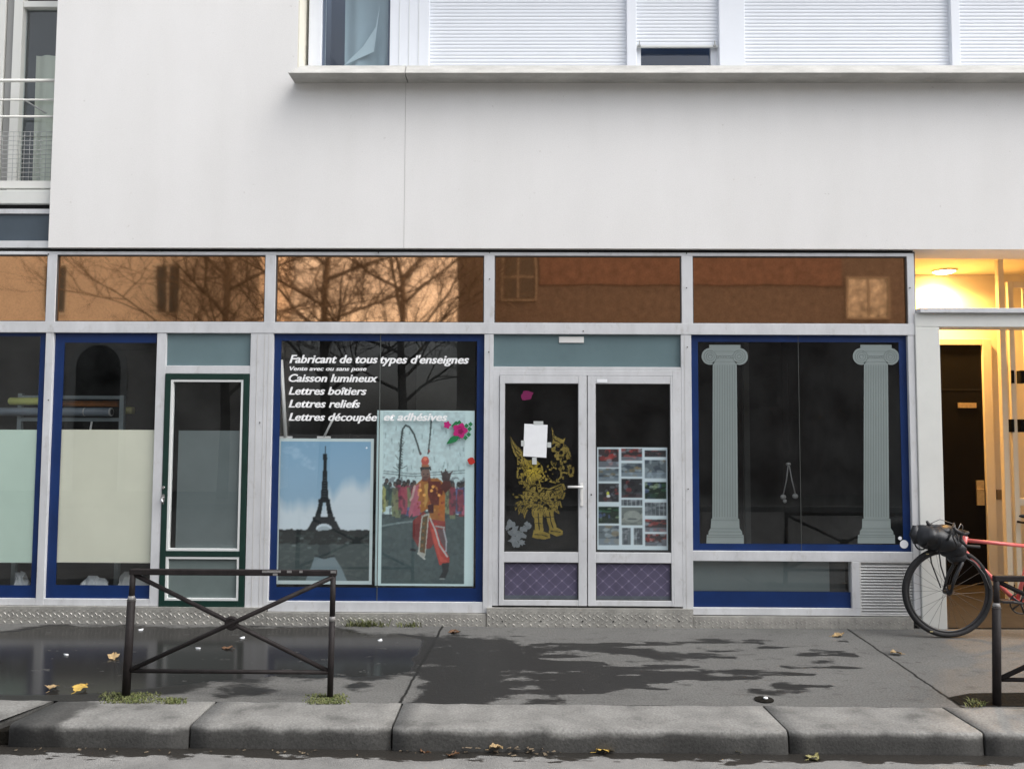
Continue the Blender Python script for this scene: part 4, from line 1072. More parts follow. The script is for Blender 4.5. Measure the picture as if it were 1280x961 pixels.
m_ = MB(); m_.box(px_(1247,618), px_(1258,618), PY-.022, PY-.002, FZ(624,1252,yd), FZ(612,1252,yd)); iq = m_.build('intercom', mat('bronze_intercom', (.22,.16,.09), .4, metal=.5), B, bevel=.003)
# white metal gate inside the porch
GYY = 1.15
def gx_(a, c=600): return FX(a, c, GYY)
m_ = MB()
zt = FZ(352,1270,GYY)
m_.box(gx_(1256), gx_(1263), GYY, GYY+.06, .015, PC-.01); m_.box(gx_(1268.5), gx_(1275), GYY+.01, GYY+.05, .015, zt)
x = gx_(1268.5)+.2
m_.box(gx_(1275), gx_(1275)+.9, GYY+.01, GYY+.05, zt-.06, zt); m_.box(gx_(1275), gx_(1275)+.9, GYY+.01, GYY+.05, .06, .14); m_.box(gx_(1275), gx_(1275)+.9, GYY+.01, GYY+.05, .95, 1.02)
for i in range(7): m_.box(gx_(1275)+.10+.12*i, gx_(1275)+.125+.12*i, GYY+.018, GYY+.042, .14, zt-.06)
m_.box(gx_(1275)+.9, gx_(1275)+.96, GYY, GYY+.06, .015, zt)
gate = m_.build('white_gate', M['porch'], None, bevel=.003); tag(gate, 'white barred metal gate standing inside the lit porch', 'gate')
m_ = MB()
for q in (471, 532): m_.box(gx_(1264.5,q), gx_(1268,q)+.0, GYY+.0, GYY+.05, FZ(q+8,1270,GYY), FZ(q-8,1270,GYY)); m_.box(gx_(1275.4,q), gx_(1281,q), GYY-.01, GYY+.06, FZ(q+8,1270,GYY), FZ(q-8,1270,GYY))
m_.build('lock_box', M['door_dark'], gate)
m_ = MB(); hz = FZ(652,1275,GYY); m_.tube([(gx_(1273,652), GYY+.01, hz), (gx_(1273,652), GYY-.06, hz), (gx_(1284,652), GYY-.06, hz)], .011, 8); m_.build('gate_handle', M['black_metal'], gate)
# lamp
LC = onZ(1180, 338, PC); lx, ly = LC.x, LC.y
lo = empty('ceiling_lamp', (lx, ly, PC), 'round lit ceiling lamp under the porch ceiling', 'lamp')
m_ = MB(); m_.torus((0,0,-.008), .12, .012, axis='Z', n=32, k=8); m_.build('lamp_rim', M['white_plastic'], lo)
m_ = MB(); m_.blob((0,0,-.01), (.112,.112,.03), 24, 8); m_.build('lamp_glass', emit_mat('warm_lamp', (1,.72,.30), 26), lo)
pl = bpy.data.lights.new('lamp_light', 'SPOT'); pl.energy = 170; pl.color = (1,.52,.13); pl.shadow_soft_size = .08; pl.spot_size = R(165); pl.spot_blend = .6
po = bpy.data.objects.new('lamp_light', pl); col.objects.link(po); po.location = (0,0,-.07); po.parent = lo

# =================================================================== THINGS ON AND BEHIND THE GLASS
# tower poster
def tower_poster():
    W, H = 150, 222; cv = Canvas(W, H)
    X, Y = cv.x, cv.y
    n = fbm(X/55, Y/45, 5, 5)
    cl = 118-95*np.clip((X-70)/90, 0, .5)+28*(n-.5)*2
    skyc = np.array([.44,.585,.685])*(1-(Y/150)[..., None]*.0)+np.array([.10,.06,.03])*np.clip(Y/110, 0, 1)[..., None]
    cv.a = skyc
    top = 92-np.where(X > 75, 30, 0)*1.0-(fbm(X/22, X*0, 4, 8)-.5)*38
    c = np.clip((Y-top)/22, 0, 1); cv.put(c, (.73,.77,.79), .95)
    cv.put(np.clip((n-.55)*5, 0, 1)*c, (.66,.70,.725), .7)
    cv.put(np.clip((fbm(X/14, Y/9, 4, 12)-.55)*4, 0, 1)*(Y < 50)*(X < 60), (.62,.72,.78), .5)
    d = (.075,.10,.115)
    # tower
    cx = 74
    cv.rect(cx-.8, 12, cx+.8, 26, d); cv.rect(cx-3, 24, cx+3, 33, d); cv.rect(cx-3.8, 30, cx+3.8, 32, d)
    def hw(y): return 2.2+3.0*np.clip((y-33)/60, 0, 1)+1.0*np.clip((y-60)/33, 0, 1)
    cv.put((Y > 32) & (Y < 94) & (np.abs(X-cx) < hw(Y)), d)
    for y in range(60, 92, 4): cv.put((np.abs(Y-y) < .8) & (np.abs(X-cx) < hw(Y)-1.5), (.35,.40,.43), .6)
    cv.rect(cx-9, 93, cx+9, 97.5, d)
    def leg(y0, y1, a0, a1, t0, t1):
        f = np.clip((Y-y0)/(y1-y0), 0, 1); o = a0+(a1-a0)*f**1.3; th = t0+(t1-t0)*f
        cv.put((Y >= y0) & (Y <= y1) & (np.abs(np.abs(X-cx)-o) < th/2), d)
    leg(97, 124, 5.5, 11.5, 6, 9); cv.rect(cx-17, 120, cx+17, 126.5, d)
    leg(126, 142, 14, 22, 10, 13); cv.put((Y > 120) & (Y < 141) & (np.abs(X-cx) < 17) & (((X-cx)/15.5)**2+((Y-143)/13.5)**2 > 1) & (Y > 126), d)
    cv.put((Y >= 126) & (Y < 143) & (((X-cx)/12)**2+((Y-144)/11)**2 < 1), (.58,.63,.65))
    # ground
    tl = 139+(fbm(X/6, X*0, 3, 2)-.5)*5; g = Y > tl
    cv.put(g, (.105,.13,.13))
    g2 = Y > 160+(fbm(X/9, Y/9, 3, 4)-.5)*6; cv.put(g2, (.235,.275,.275))
    cv.put((fbm(X/8, Y/4, 4, 14) > .58) & (Y > 142), (.33,.37,.36), .35)
    cv.poly([(60,181),(92,181),(102,196),(112,218),(46,218),(54,198)], (.42,.48,.50)); cv.ell(75, 170, 10, 9, (.16,.19,.2), .7); cv.line([(62,178),(75,182),(90,178)], 1.2, (.15,.18,.19))
    for a in ((40,152),(98,152),(110,159),(28,163),(52,166)): cv.ell(*a, 3.5, 1.6, (.42,.47,.47), .6)
    cv.blur(1)
    # white border
    b_ = 5; m = (X < b_) | (X > W-1-b_) | (Y < b_) | (Y > H-1-b_*1.2); cv.put(m, (.70,.75,.75)); cv.ell(W-12, 14, 1.2, 1.2, (.95,.95,.95))
    x0, x1 = FX(345.5,640,.055), FX(466,640,.055); z0, z1 = FZ(730,405,.055), FZ(548,405,.055)
    return raster('poster', cv, x0, x1, z0, z1, .055, None, gain=1.4, sag=.004, label='poster of an iron lattice tower under a blue sky behind the lettered window', cat='poster')
tower_poster()
def dancer_poster():
    # coordinates follow a 561 x 961 sketch of the sheet, sampled at 0.42
    S = .42; ox, oy = 10, 45; W, H = int(515*S), int(880*S)
    cv = Canvas(W, H, (.74,.82,.825)); X, Y = cv.x/S+ox, cv.y/S+oy
    T = lambda a: [((x-ox)*S, (y-oy)*S) for x, y in a]
    def P(a, c, al=1): cv.poly(T(a), c, al)
    def E(x, y, rx, ry, c, al=1): cv.ell((x-ox)*S, (y-oy)*S, rx*S, ry*S, c, al)
    def Ln(a, wd, c, al=1): cv.line(T(a), wd*S, c, al)
    # facade behind, dim window ticks
    rg = random.Random(5)
    for i in range(26): 
        x = rg.uniform(50, 470); y = rg.uniform(110, 340); Ln([(x, y), (x+rg.uniform(-3,5), y+rg.uniform(12,26))], 3.2, (.47,.56,.57), .55)
    for y in (350, 362): Ln([(50, y), (200, y+15), (480, y-5)], 3, (.40,.46,.47), .7)
    # bare tree left
    Ln([(130,385),(133,300),(138,240)], 4, (.16,.18,.18)); 
    for q in range(16):
        x = 130+rg.uniform(-6,14); y = rg.uniform(210, 360); Ln([(x, y), (x+rg.uniform(-28,28), y-rg.uniform(6,26))], 1.6, (.22,.25,.25), .8)
    # road
    m = Y > 560+8*np.sin(X/60); cv.put(m, (.235,.285,.29)); cv.put(m & (fbm(X/60, Y/30, 4, 3) > .55), (.285,.335,.335), .5)
    Ln([(45,625),(130,610),(240,598)], 5, (.47,.53,.53), .8); 
    # crowd band
    cols_ = [(.55,.22,.30),(.62,.27,.33),(.25,.38,.46),(.50,.20,.24),(.30,.33,.50),(.66,.32,.42),(.20,.28,.26),(.45,.48,.34),(.58,.20,.22)]
    for i in range(46):
        x = rg.uniform(48, 478); y = rg.uniform(395, 430)
        if 255 < x < 330: continue
        c = rg.choice(cols_); h = rg.uniform(95, 165)
        P([(x-14, y+18), (x+14, y+18), (x+20, y+h*.6), (x+14, y+h), (x-14, y+h), (x-19, y+h*.6)], c, .9); E(x, y, 10, 13, (.14,.12,.12), .9); E(x, y+4, 7, 8, (.42,.33,.29), .7)
    P([(45,420),(60,440),(62,550),(45,560)], (.62,.62,.36), .9)
    cv.put((Y > 380) & (Y < 590) & (fbm(X/12, Y/20, 3, 6) > .58), (.16,.16,.18), .45)
    # pheasant feathers
    Ln([(238,262),(225,220),(205,165),(180,128),(160,120),(145,140),(137,200),(135,260),(130,330)], 4.5, (.20,.24,.24)); Ln([(280,262),(288,190),(295,95)], 4, (.25,.29,.29))
    for q in range(14):
        f = q/13; Ln([(138-6*f, 150+180*f), (150-6*f, 160+178*f)], 2, (.18,.2,.2), .7)
    # trousers and skirt
    P([(203,600),(260,550),(300,590),(325,690),(300,735),(240,740),(203,680)], (.47,.16,.15)); P([(290,560),(372,600),(376,700),(340,700),(310,640)], (.52,.19,.17)); P([(285,600),(330,610),(352,700),(398,785),(395,812),(345,818),(318,730)], (.64,.20,.17))
    P([(205,620),(240,610),(245,700),(210,690)], (.40,.11,.11)); P([(300,640),(318,640),(350,770),(385,800),(350,800),(322,730)], (.74,.29,.23), .8)
    P([(330,640),(365,640),(378,700),(378,750),(350,700)], (.36,.27,.28))
    # hanging white-edged panels
    P([(250,570),(290,560),(272,770),(262,790),(232,765),(240,660)], (.66,.66,.62)); P([(256,580),(282,572),(268,760),(242,752),(248,660)], (.35,.25,.15)); 
    for q in range(9): E(262-q*1.2, 595+q*18, 7, 5, (.52,.38,.20) if q % 2 else (.25,.30,.22), .8)
    Ln([(290,575),(300,600),(320,640),(345,720),(385,775)], 4.5, (.70,.69,.68)); Ln([(365,640),(380,700),(378,750)], 4, (.62,.62,.64)); Ln([(325,625),(368,632)], 4, (.62,.62,.6))
    # boots
    P([(355,810),(395,805),(392,845),(375,885),(352,888),(345,878),(362,850)], (.12,.13,.14)); E(360, 886, 16, 4, (.55,.58,.57), .8); P([(195,735),(225,740),(220,752),(190,745)], (.14,.14,.15)); Ln([(232,760),(268,788)], 4, (.7,.7,.68))
    # jacket
    P([(215,420),(250,390),(330,385),(365,410),(372,470),(365,600),(300,590),(280,540),(245,560),(220,540),(210,470)], (.60,.36,.15)); P([(280,400),(345,400),(360,450),(345,520),(300,520),(280,460)], (.34,.12,.08))
    P([(205,430),(240,410),(235,480),(205,560),(185,585),(180,560),(198,490)], (.66,.36,.42)); Ln([(212,425),(200,480),(190,495)], 6, (.74,.60,.58)); Ln([(240,415),(232,470)], 5, (.8,.52,.36)); P([(262,420),(282,410),(280,500),(265,540)], (.72,.54,.26)); P([(340,470),(372,470),(370,600),(338,590)], (.66,.36,.14)); P([(215,500),(245,500),(240,570),(200,580)], (.66,.32,.40))
    for a in ((242,446),(308,428),(300,448),(340,470),(262,470)): E(*a, 8, 8, (.93,.66,.32))
    for q in range(30): E(rg.uniform(220,368), rg.uniform(410,590), 5, 6, rg.choice([(.75,.45,.18),(.42,.13,.1),(.8,.58,.28),(.55,.2,.15)]), .7)
    P([(280,520),(310,515),(312,560),(285,560)], (.24,.10,.10))
    # raised arm with open hand
    P([(345,430),(362,400),(395,395),(402,430),(372,460)], (.30,.13,.11)); P([(355,395),(352,360),(362,355),(372,345),(380,350),(388,360),(404,355),(396,385),(392,402)], (.21,.15,.15)); Ln([(358,380),(350,352)], 3, (.2,.15,.15)); Ln([(385,375),(408,352)], 3, (.2,.15,.15)); Ln([(372,370),(372,342)], 3, (.2,.15,.15))
    # head, headdress
    P([(248,360),(290,360),(296,400),(250,400)], (.40,.17,.12)); E(268, 362, 23, 32, (.42,.30,.26)); P([(250,375),(286,375),(276,396),(260,396)], (.38,.26,.22)); P([(240,332),(266,322),(294,328),(298,350),(288,341),(250,343),(242,356)], (.10,.09,.09)); E(258, 365, 4, 3, (.14,.1,.1)); E(279, 365, 4, 3, (.14,.1,.1)); Ln([(260,382),(276,382)], 2.2, (.34,.16,.14)); Ln([(269,366),(270,374)], 1.5, (.36,.24,.2))
    E(265, 300, 20, 24, (.72,.26,.20)); E(265, 290, 10, 10, (.85,.42,.30)); E(240, 262, 6, 8, (.3,.2,.2)); E(284, 250, 5, 9, (.45,.16,.15)); P([(245,318),(288,318),(284,330),(248,330)], (.6,.35,.2))
    cv.a = cv.a*.84+np.array([.36,.42,.43])*.16; cv.noise(.10, 6, 3)
    # sheet margins
    for c_ in ((X < 42), (X > 474), (Y > 910), (Y < 52)): cv.put(c_, (.74,.82,.82))
    cv.blur(1)
    x0, x1 = FX(470,620,.052), FX(592.5,620,.052); z0, z1 = FZ(732,530,.052), FZ(513,530,.052)
    o = raster('poster', cv, x0, x1, z0, z1, .052, None, gain=1.35, sag=.004, label='tall poster of a parade dancer in orange costume beside the tower poster', cat='poster')
    return o
dancer_poster()
# tape tabs of the posters
def tabs(lst, y, label):
    for (a, c, w_, h_) in lst:
        m_ = MB(); m_.box(FX(a,c,y)-w_/2, FX(a,c,y)+w_/2, y, y+.002, FZ(c,a,y)-h_/2, FZ(c,a,y)+h_/2)
        yield m_
root = [o for o in bpy.data.objects if o.name == 'poster'][0]
# interior hanging rods holding the tower poster
def rod(p0, p1, r_, label):
    a = onY(*p0, .075); c = onY(*p1, .075); m_ = MB(); m_.tube([a, c], r_, 8); m_.box(c.x-.06, c.x+.06, c.y-.006, c.y+.004, c.z-.012, c.z+.006)
    tag(m_.build('hanging_rod', M['white_plastic']), label, 'rod')
rod((351.5,450), (357,546), .017, 'thick white rod standing above the left corner of the tower poster')
rod((418,520), (405,546), .010, 'thin slanted white rod above the middle of the tower poster')
# photo sheet on right leaf
def photo_sheet():
    W, H = 133, 191; cv = Canvas(W, H, (.74,.79,.81)); rg = random.Random(11)
    def pic(x0, y0, x1, y1, kind):
        k = .25; x0, y0, x1, y1 = [(v) * k for v in (x0-68, y0-112, x1-68, y1-112)]
        base = {'dark':(.16,.17,.18),'room':(.34,.38,.40),'red':(.20,.17,.18),'green':(.08,.15,.11),'hall':(.38,.41,.40),'curt':(.28,.31,.33)}[kind]
        sub = Canvas(W, H); sub.a = cv.a.copy(); sub.rect(x0, y0, x1, y1, base)
        w_, h_ = x1-x0, y1-y0
        pal = {'dark':[(.4,.42,.45),(.1,.1,.12),(.5,.2,.2)],'room':[(.55,.6,.62),(.2,.24,.28),(.45,.4,.3)],'red':[(.55,.17,.16),(.62,.30,.28),(.12,.11,.12),(.5,.55,.58)],
               'green':[(.2,.36,.26),(.05,.1,.08),(.55,.62,.5),(.3,.35,.55)],'hall':[(.5,.52,.5),(.3,.33,.33),(.62,.64,.6)],'curt':[(.5,.53,.55),(.18,.2,.23)]}[kind]
        for i in range(22):
            a, b_ = rg.uniform(x0, x1), rg.uniform(y0, y1); sub.ell(a, b_, rg.uniform(.05,.22)*w_, rg.uniform(.04,.16)*h_, rg.choice(pal), .6)
        sub.rect(x0, y1-h_*.33, x1, y1, (.50,.56,.60) if kind in ('red','room') else base, .55)
        if kind == 'curt':
            for q in range(5): sub.rect(x0+w_*(q+.3)/5, y0, x0+w_*(q+.5)/5, y1, (.55,.59,.6), .7)
        if kind == 'hall': sub.ell((x0+x1)/2, (y0+y1)/2, w_*.42, h_*.34, (.52,.55,.53), .8); sub.ell((x0+x1)/2, y1-h_*.35, w_*.25, h_*.05, (.28,.31,.31), .8)
        m = ((cv.x >= x0) & (cv.x < x1) & (cv.y >= y0) & (cv.y < y1))[..., None]; cv.a = np.where(m, sub.a, cv.a)
    for a in ((80,125,232,262,'red'),(80,270,232,365,'room'),(80,382,230,520,'dark'),(80,555,232,680,'green'),(80,695,232,838,'room'),
              (250,122,405,212,'red'),(252,230,405,330,'room'),(250,348,405,485,'dark'),(250,503,408,545,'curt'),(252,560,408,690,'hall'),(256,712,320,836,'curt'),(344,712,405,836,'curt'),
              (428,135,585,182,'dark'),(428,205,585,342,'room'),(428,370,588,495,'green'),(428,522,585,620,'curt'),(428,645,588,738,'red'),(428,755,585,842,'red')): pic(*a)
    cv.ell(20, 86, 3, 4, (.70,.72,.30)); cv.ell(21, 91, 4, 2.5, (.75,.77,.77)); cv.blur(1)
    return raster('photo_sheet', cv, FX(746.5,620,.04), FX(834.5,620,.04), FZ(687,790,.04), FZ(559,790,.04), .04, None, gain=1.3, label='sheet of many small event photos behind the right door leaf', cat='poster')
photo_sheet()
# white notice
no = empty('paper_notice', onY(669, 570, .012), 'blank white paper notice taped over the gold decal on the door', 'notice')
m_ = MB(); c = [onY(655.5,529.5,.012), onY(684.5,531,.012), onY(683,572,.012), onY(654,570,.012)]
m_.bm.verts.new; m_.prism([(p.x-no.location.x, p.z-no.location.z) for p in c], -.0008, .0006); m_.build('paper', M['paper'], no)
for (a, c_, w_, h_) in ((673,528.5,.085,.03),(653.5,554,.03,.05),(686.5,556,.035,.045),(668,576,.04,.06)):
    q = onY(a, c_, .012)-no.location; m_ = MB(); m_.box(q.x-w_/2, q.x+w_/2, -.0022, -.0012, q.z-h_/2, q.z+h_/2); m_.build('tape', M['tape'], no)

# hanging toy in the column window
hp = onY(987, 598, .9)
ht = empty('hanging_ornament', hp, 'small white forked ornament hanging on a cord in the column window', 'ornament')
def L9(px, py): return onY(px, py, .9)-hp
m_ = MB(); m_.tube([L9(984,455), L9(985,520), L9(985.5,578)], .0025, 5); m_.build('cord', mat('dim_cord', (.05,.05,.05), .6), ht)
m_ = MB(); m_.tube([L9(985.5,579), L9(983,600), L9(979,619)], .006, 6); m_.tube([L9(986,579), L9(990,600), L9(994.5,619)], .006, 6)
m_.blob(L9(985.5,580), (.026,.02,.018), 10, 6); m_.blob(L9(979,621), (.03,.02,.026), 10, 6); m_.blob(L9(994,620), (.03,.02,.026), 10, 6); m_.blob(L9(981,626), (.02,.016,.02), 8, 6)
m_.build('fork', mat('ornament_white', (.5,.5,.48), .5), ht)

# rolls on a rack behind the left windows
RY = .75
rk = empty('roll_rack', (FX(60,520,RY), RY, 0), 'grey steel rack holding vinyl rolls behind the left shop windows', 'rack')
def rx(a, c=520): return FX(a, c, RY)-rk.location.x
def rz_(c, a=100): return FZ(c, a, RY)
m_ = MB(); m_.box(rx(150), rx(155.5), -.02, .02, 0, rz_(494)); m_.box(rx(23), rx(28), -.02, .02, 0, rz_(492)); m_.build('rack_post', M['steel'], rk)
m_ = MB(); m_.box(rx(28), rx(150), -.018, .018, rz_(498.5), rz_(494.5)); m_.box(rx(28), rx(150), -.018, .018, rz_(526.5), rz_(522)); m_.build('rack_rail', M['steel'], rk)
m_ = MB()
for a in (78, 117): m_.tube([(rx(a+1.5), -.05, rz_(527)), (rx(a-2), -.05, rz_(550))], .010, 6)
m_.build('rack_hook', M['white_plastic'], rk)
def roll(px0, px1, py, r_, y, m, capm, label, core=True):
    a, c = onY(px0, py, y), onY(px1, py, y); L_ = c.x-a.x
    e = empty('vinyl_roll', (a.x, y, (a.z+c.z)/2), label, 'roll', 'vinyl rolls on the rack')
    q = MB(); q.tube([(0,0,0), (L_,0,0)], r_, 20); q.build('sheet', m, e)
    if core:
        q = MB(); q.tube([(L_+.001,0,0), (L_+.012,0,0)], [r_*1.03, r_*1.03], 20); q.tube([(L_-.25,0,0), (L_-.24,0,0)], r_*1.03, 20); q.build('end_ring', capm, e)
        q = MB(); q.tube([(L_+.0125,0,0), (L_+.016,0,0)], r_*.7, 16); q.build('core', M['int'], e)
    else:
        q = MB(); q.blob((0,0,0), (r_*.45,r_*.95,r_*.95), 12, 8); q.build('end_cap', capm, e)
roll(13, 70, 501.5, .036, .72, mat('yellow_film', (.80,.84,.25), .4), mat('yellow_cap', (.8,.83,.33), .4), 'yellow vinyl roll on the left of the rack', core=False)
roll(60, 149, 504.5, .030, .86, mat('orange_film', (.75,.26,.06), .45, var=.2, scale=12), M['black_gap'], 'orange vinyl roll behind the grey one on the rack', core=False)
roll(-40, 138, 514.5, .040, .70, mat('slate_film', (.26,.31,.36), .35, var=.1), M['white_plastic'], 'thick slate grey vinyl roll with a white end ring')
roll(156, 167, 513, .034, .86, mat('olive_film', (.5,.47,.15), .5), mat('olive_cap', (.45,.45,.35), .5), 'short olive roll end poking out right of the rack', core=False)
# papers lying behind the lower glass
def heap(px0, px1, py0, py1, y, seed, m, label):
    rg = random.Random(seed); m_ = MB(); n = 9; rows = []
    for i in range(n+1):
        f = i/n; a = px0+(px1-px0)*f; h = .85*(py1-py0)*(math.sin(math.pi*min(1, f*.9+.08))**.7)*rg.uniform(.75,1)
        rows.append([m_.bm.verts.new(onY(a, py1, y)), m_.bm.verts.new(onY(a+rg.uniform(-2,2), py1-h*.6, y+.04+rg.uniform(-.02,.02))), m_.bm.verts.new(onY(a+rg.uniform(-3,3), py1-h, y+.09))])
    for a, c in zip(rows[:-1], rows[1:]):
        for k in range(2): m_._f([a[k], c[k], c[k+1], a[k+1]])
    tag(m_.build('crumpled_paper', m), label, 'paper')
heap(100, 137, 715, 733, .07, 3, mat('dull_paper', (.30,.32,.33), .8), 'crumpled white paper behind the cream-filmed window')
heap(17, 36, 708, 731, .07, 5, bpy.data.materials['dull_paper'], 'white paper sheet behind the green-filmed window')
heap(147, 186, 704, 732, .13, 8, mat('grey_board', (.36,.37,.36), .7), 'grey board leaning behind the cream-filmed window')

# =================================================================== STREET FURNITURE
def barrier():
    r0 = empty('street_barrier', (0,0,0), 'black crossed-bar street barrier with chipped paint in front of the green door', 'barrier', 'black barriers along the kerb')
    Wd = 1.305; Hh = .768
    for k, sx in enumerate((0, Wd)):
        m_ = MB(); lean = .022 if k == 0 else .008
        sl = .60 if k == 0 else .48
        m_.tube([(sx, 0, -.02), (sx+lean*.75, 0, sl)], .0255 if k == 0 else .0195, 14); m_.tube([(sx+lean*.75, 0, sl), (sx+lean, 0, Hh)], .0178, 12)
        p_ = m_.build('post', M['black_metal'], r0)
        m_ = MB(); m_.tube([(sx+lean*.75, 0, sl-.008), (sx+lean*.76, 0, sl+.022)], [.0265 if k == 0 else .0205, .0190], 14); m_.build('worn_collar', M['worn_metal'], p_)
    m_ = MB(); m_.box(.003, Wd+.03, -.018, .018, Hh-.015, Hh+.022); m_.build('top_rail', M['black_metal'], r0, bevel=.006)
    m_ = MB(); m_.tube([(.02,0,.155), (Wd,0,.155)], .0135, 10); m_.build('bottom_rail', M['black_metal'], r0)
    m_ = MB(); c = Vector((Wd*.51,0,.457))
    m_.tube([(.04,.004,Hh-.02), (Wd-.01,.004,.16)], .0145, 10); m_.build('cross_bar', M['black_metal'], r0)
    m_ = MB(); m_.tube([(.03,-.004,.165), (Wd+.01,-.004,Hh-.02)], .0145, 10); m_.build('cross_bar', M['black_metal'], r0)
    m_ = MB(); m_.torus((Wd*.51,0,.455), .032, .014, n=24, k=8); m_.disc((Wd*.51,0,.455), .022, .03, n=16); m_.build('centre_ring', M['black_metal'], r0)
    m_ = MB()
    for (a, w_) in ((.93,.05),(1.02,.03),(1.1,.02),(.86,.08),(1.30,.035)): m_.box(a, a+w_, -.0195, -.0185, Hh+.006, Hh+.021)
    m_.box(.93, .96, -.0195, -.0185, Hh-.012, Hh+.002)
    m_.build('paint_chip', M['worn_metal'], r0)
    return r0
def copy_tree(o, parent=None):
    c = o.copy(); col.objects.link(c); c.parent = parent
    for ch in [q for q in bpy.data.objects if q.parent == o]: copy_tree(ch, c)
    return c
b1 = barrier(); pL = onZ(158, 869, 0); pR = onZ(412, 872, 0); pL.z = 0
b1.location = (pL.x, (pL.y+pR.y)/2, 0); sc_ = (pR.x-pL.x)/1.305; b1.scale = (sc_, 1, 1)
b2 = copy_tree(b1); q = onZ(1246, 881, 0); b2.location = (q.x, q.y, 0)
b2['label'] = 'black crossed-bar street barrier in front of the red bicycle'

# bicycle
BY = -.30
hub = onY(1184, 739, BY)
bk = empty('bicycle', (hub.x, BY, 0), 'coral red bicycle with a black handlebar bag parked by the porch', 'bicycle')
def bl(px, py): 
    p = onY(px, py, BY); return Vector((p.x-hub.x, 0, p.z))
WR = hub.z-.004
def wheel(cx, cz, name='wheel'):
    m_ = MB(); m_.torus((cx,0,cz), WR-.047, .013, n=64, k=8, zs=.85)
    w_ = m_.build(name, M['black_parts'], bk)
    m_ = MB(); m_.torus((cx,0,cz), WR-.021, .021, n=72, k=10); m_.build('tyre', M['rubber'], w_)
    m_ = MB()
    for i in range(24):
        a = 2*math.pi*i/24; s = 1 if i % 2 else -1; off = .28*(1 if (i//2) % 2 else -1)
        m_.tube([(cx+.02*math.cos(a+off*3), .028*s, cz+.02*math.sin(a+off*3)), (cx+(WR-.055)*math.cos(a), 0, cz+(WR-.055)*math.sin(a))], .0013, 4, cap=False)
    m_.build('spokes', mat('spoke_grey', (.12,.12,.12), .3, metal=.7), w_)
    m_ = MB(); m_.tube([(cx,-.05,cz), (cx,.05,cz)], .016, 12); m_.disc((cx,-.03,cz), .024, .004, n=16); m_.disc((cx,.03,cz), .024, .004, n=16); m_.build('hub', M['black_parts'], w_)
    m_ = MB(); 
    for a in (118, 245): m_.box(cx+(WR-.02)*math.cos(R(a))-.012, cx+(WR-.02)*math.cos(R(a))+.012, -.0225, -.0205, cz+(WR-.02)*math.sin(R(a))-.004, cz+(WR-.02)*math.sin(R(a))+.004)
    m_.build('tyre_mark', mat('tyre_label', (.45,.38,.2), .6), w_)
    return w_
H0 = Vector((0,0,WR+.002)); wheel(0, H0.z)
BBp = bl(1271, 752); RH = Vector((BBp.x+.425, 0, H0.z)); wheel(RH.x, RH.z)
ht_, hb_ = bl(1207, 670), bl(1202.5, 691)
st_dir = Vector((math.cos(R(73)), 0, math.sin(R(73)))); stt = BBp+st_dir*.50
tt0 = bl(1207.5, 675); 
m_ = MB(); m_.tube([ht_, hb_], .021, 14); m_.tube([tt0, stt-st_dir*.03], .0155, 12); m_.tube([hb_+Vector((.005,0,.03)), BBp], .0185, 12); m_.tube([BBp, stt], .0155, 12); m_.tube([BBp-Vector((0,.035,0)), BBp+Vector((0,.035,0))], .021, 14)
for s in (-1, 1):
    m_.tube([BBp+Vector((.02,.02*s,0)), RH+Vector((0,.065*s,0))], [.011,.008], 8); m_.tube([stt+Vector((.0,.014*s,-.04)), RH+Vector((0,.065*s,0))], [.009,.007], 8)
m_.build('bicycle_frame', M['red_paint'], bk)
m_ = MB(); cr = hb_+Vector((-.006,0,-.03)); m_.tube([hb_, cr], .018, 12)
for s in (-1, 1): m_.tube([cr, cr+Vector((-.02,.045*s,-.04)), Vector((-.0,.055*s,H0.z))+Vector((.035,0,.12)), Vector((0,.055*s,H0.z))], [.017,.016,.013,.010], 10)
m_.build('fork', M['black_parts'], bk)
m_ = MB()                                             # fork-leg struts of a small rack under the bag
for s in (-1, 1): m_.tube([Vector((-.02,.06*s,H0.z+.02)), Vector((-.085,.075*s,H0.z+.22)), Vector((-.10,.075*s,H0.z+.36))], .006, 8)
m_.tube([(-.10,-.075,H0.z+.36), (-.10,.075,H0.z+.36)], .006, 8); m_.build('front_rack', M['black_parts'], bk)
# handlebar
st_ = ht_+Vector((.006,0,.03)); m_ = MB(); m_.tube([ht_, st_, st_+Vector((-.08,0,.02))], .014, 10); hbz = st_.z+.02; hbx = st_.x-.08
for s in (-1, 1): m_.tube([(hbx,0,hbz), (hbx,.17*s,hbz), (hbx-.02,.205*s,hbz+.0), (hbx-.075,.212*s,hbz-.01), (hbx-.085,.215*s,hbz-.06), (hbx-.04,.22*s,hbz-.10), (hbx+.06,.225*s,hbz-.105)], .0125, 10)
m_.build('handlebar', M['rubber'], bk)
for s in (-1, 1):
    m_ = MB(); m_.tube([(hbx-.065,.212*s,hbz-.004), (hbx-.12,.212*s,hbz+.02), (hbx-.135,.212*s,hbz+.05)], [.017,.018,.010], 10); m_.tube([(hbx-.13,.212*s,hbz+.03), (hbx-.145,.213*s,hbz-.03), (hbx-.115,.214*s,hbz-.10)], .006, 8); m_.build('brake_lever', M['black_parts'], bk)
m_ = MB()
for s in (-1, 1): m_.tube([(hbx-.10,.21*s,hbz+.03), (hbx-.05,.16*s,hbz+.07), (hbx+.02,.06*s,hbz+.04), (hb_.x-.02,.02*s,hb_.z+.0)], .0028, 6)
m_.tube([bl(1200,693), bl(1216,702)+Vector((0,-.03,0)), bl(1228,717)+Vector((0,-.03,0)), bl(1236,735)+Vector((0,-.02,0))], .003, 6)
m_.build('cable', mat('cable_grey', (.2,.2,.2), .4), bk)
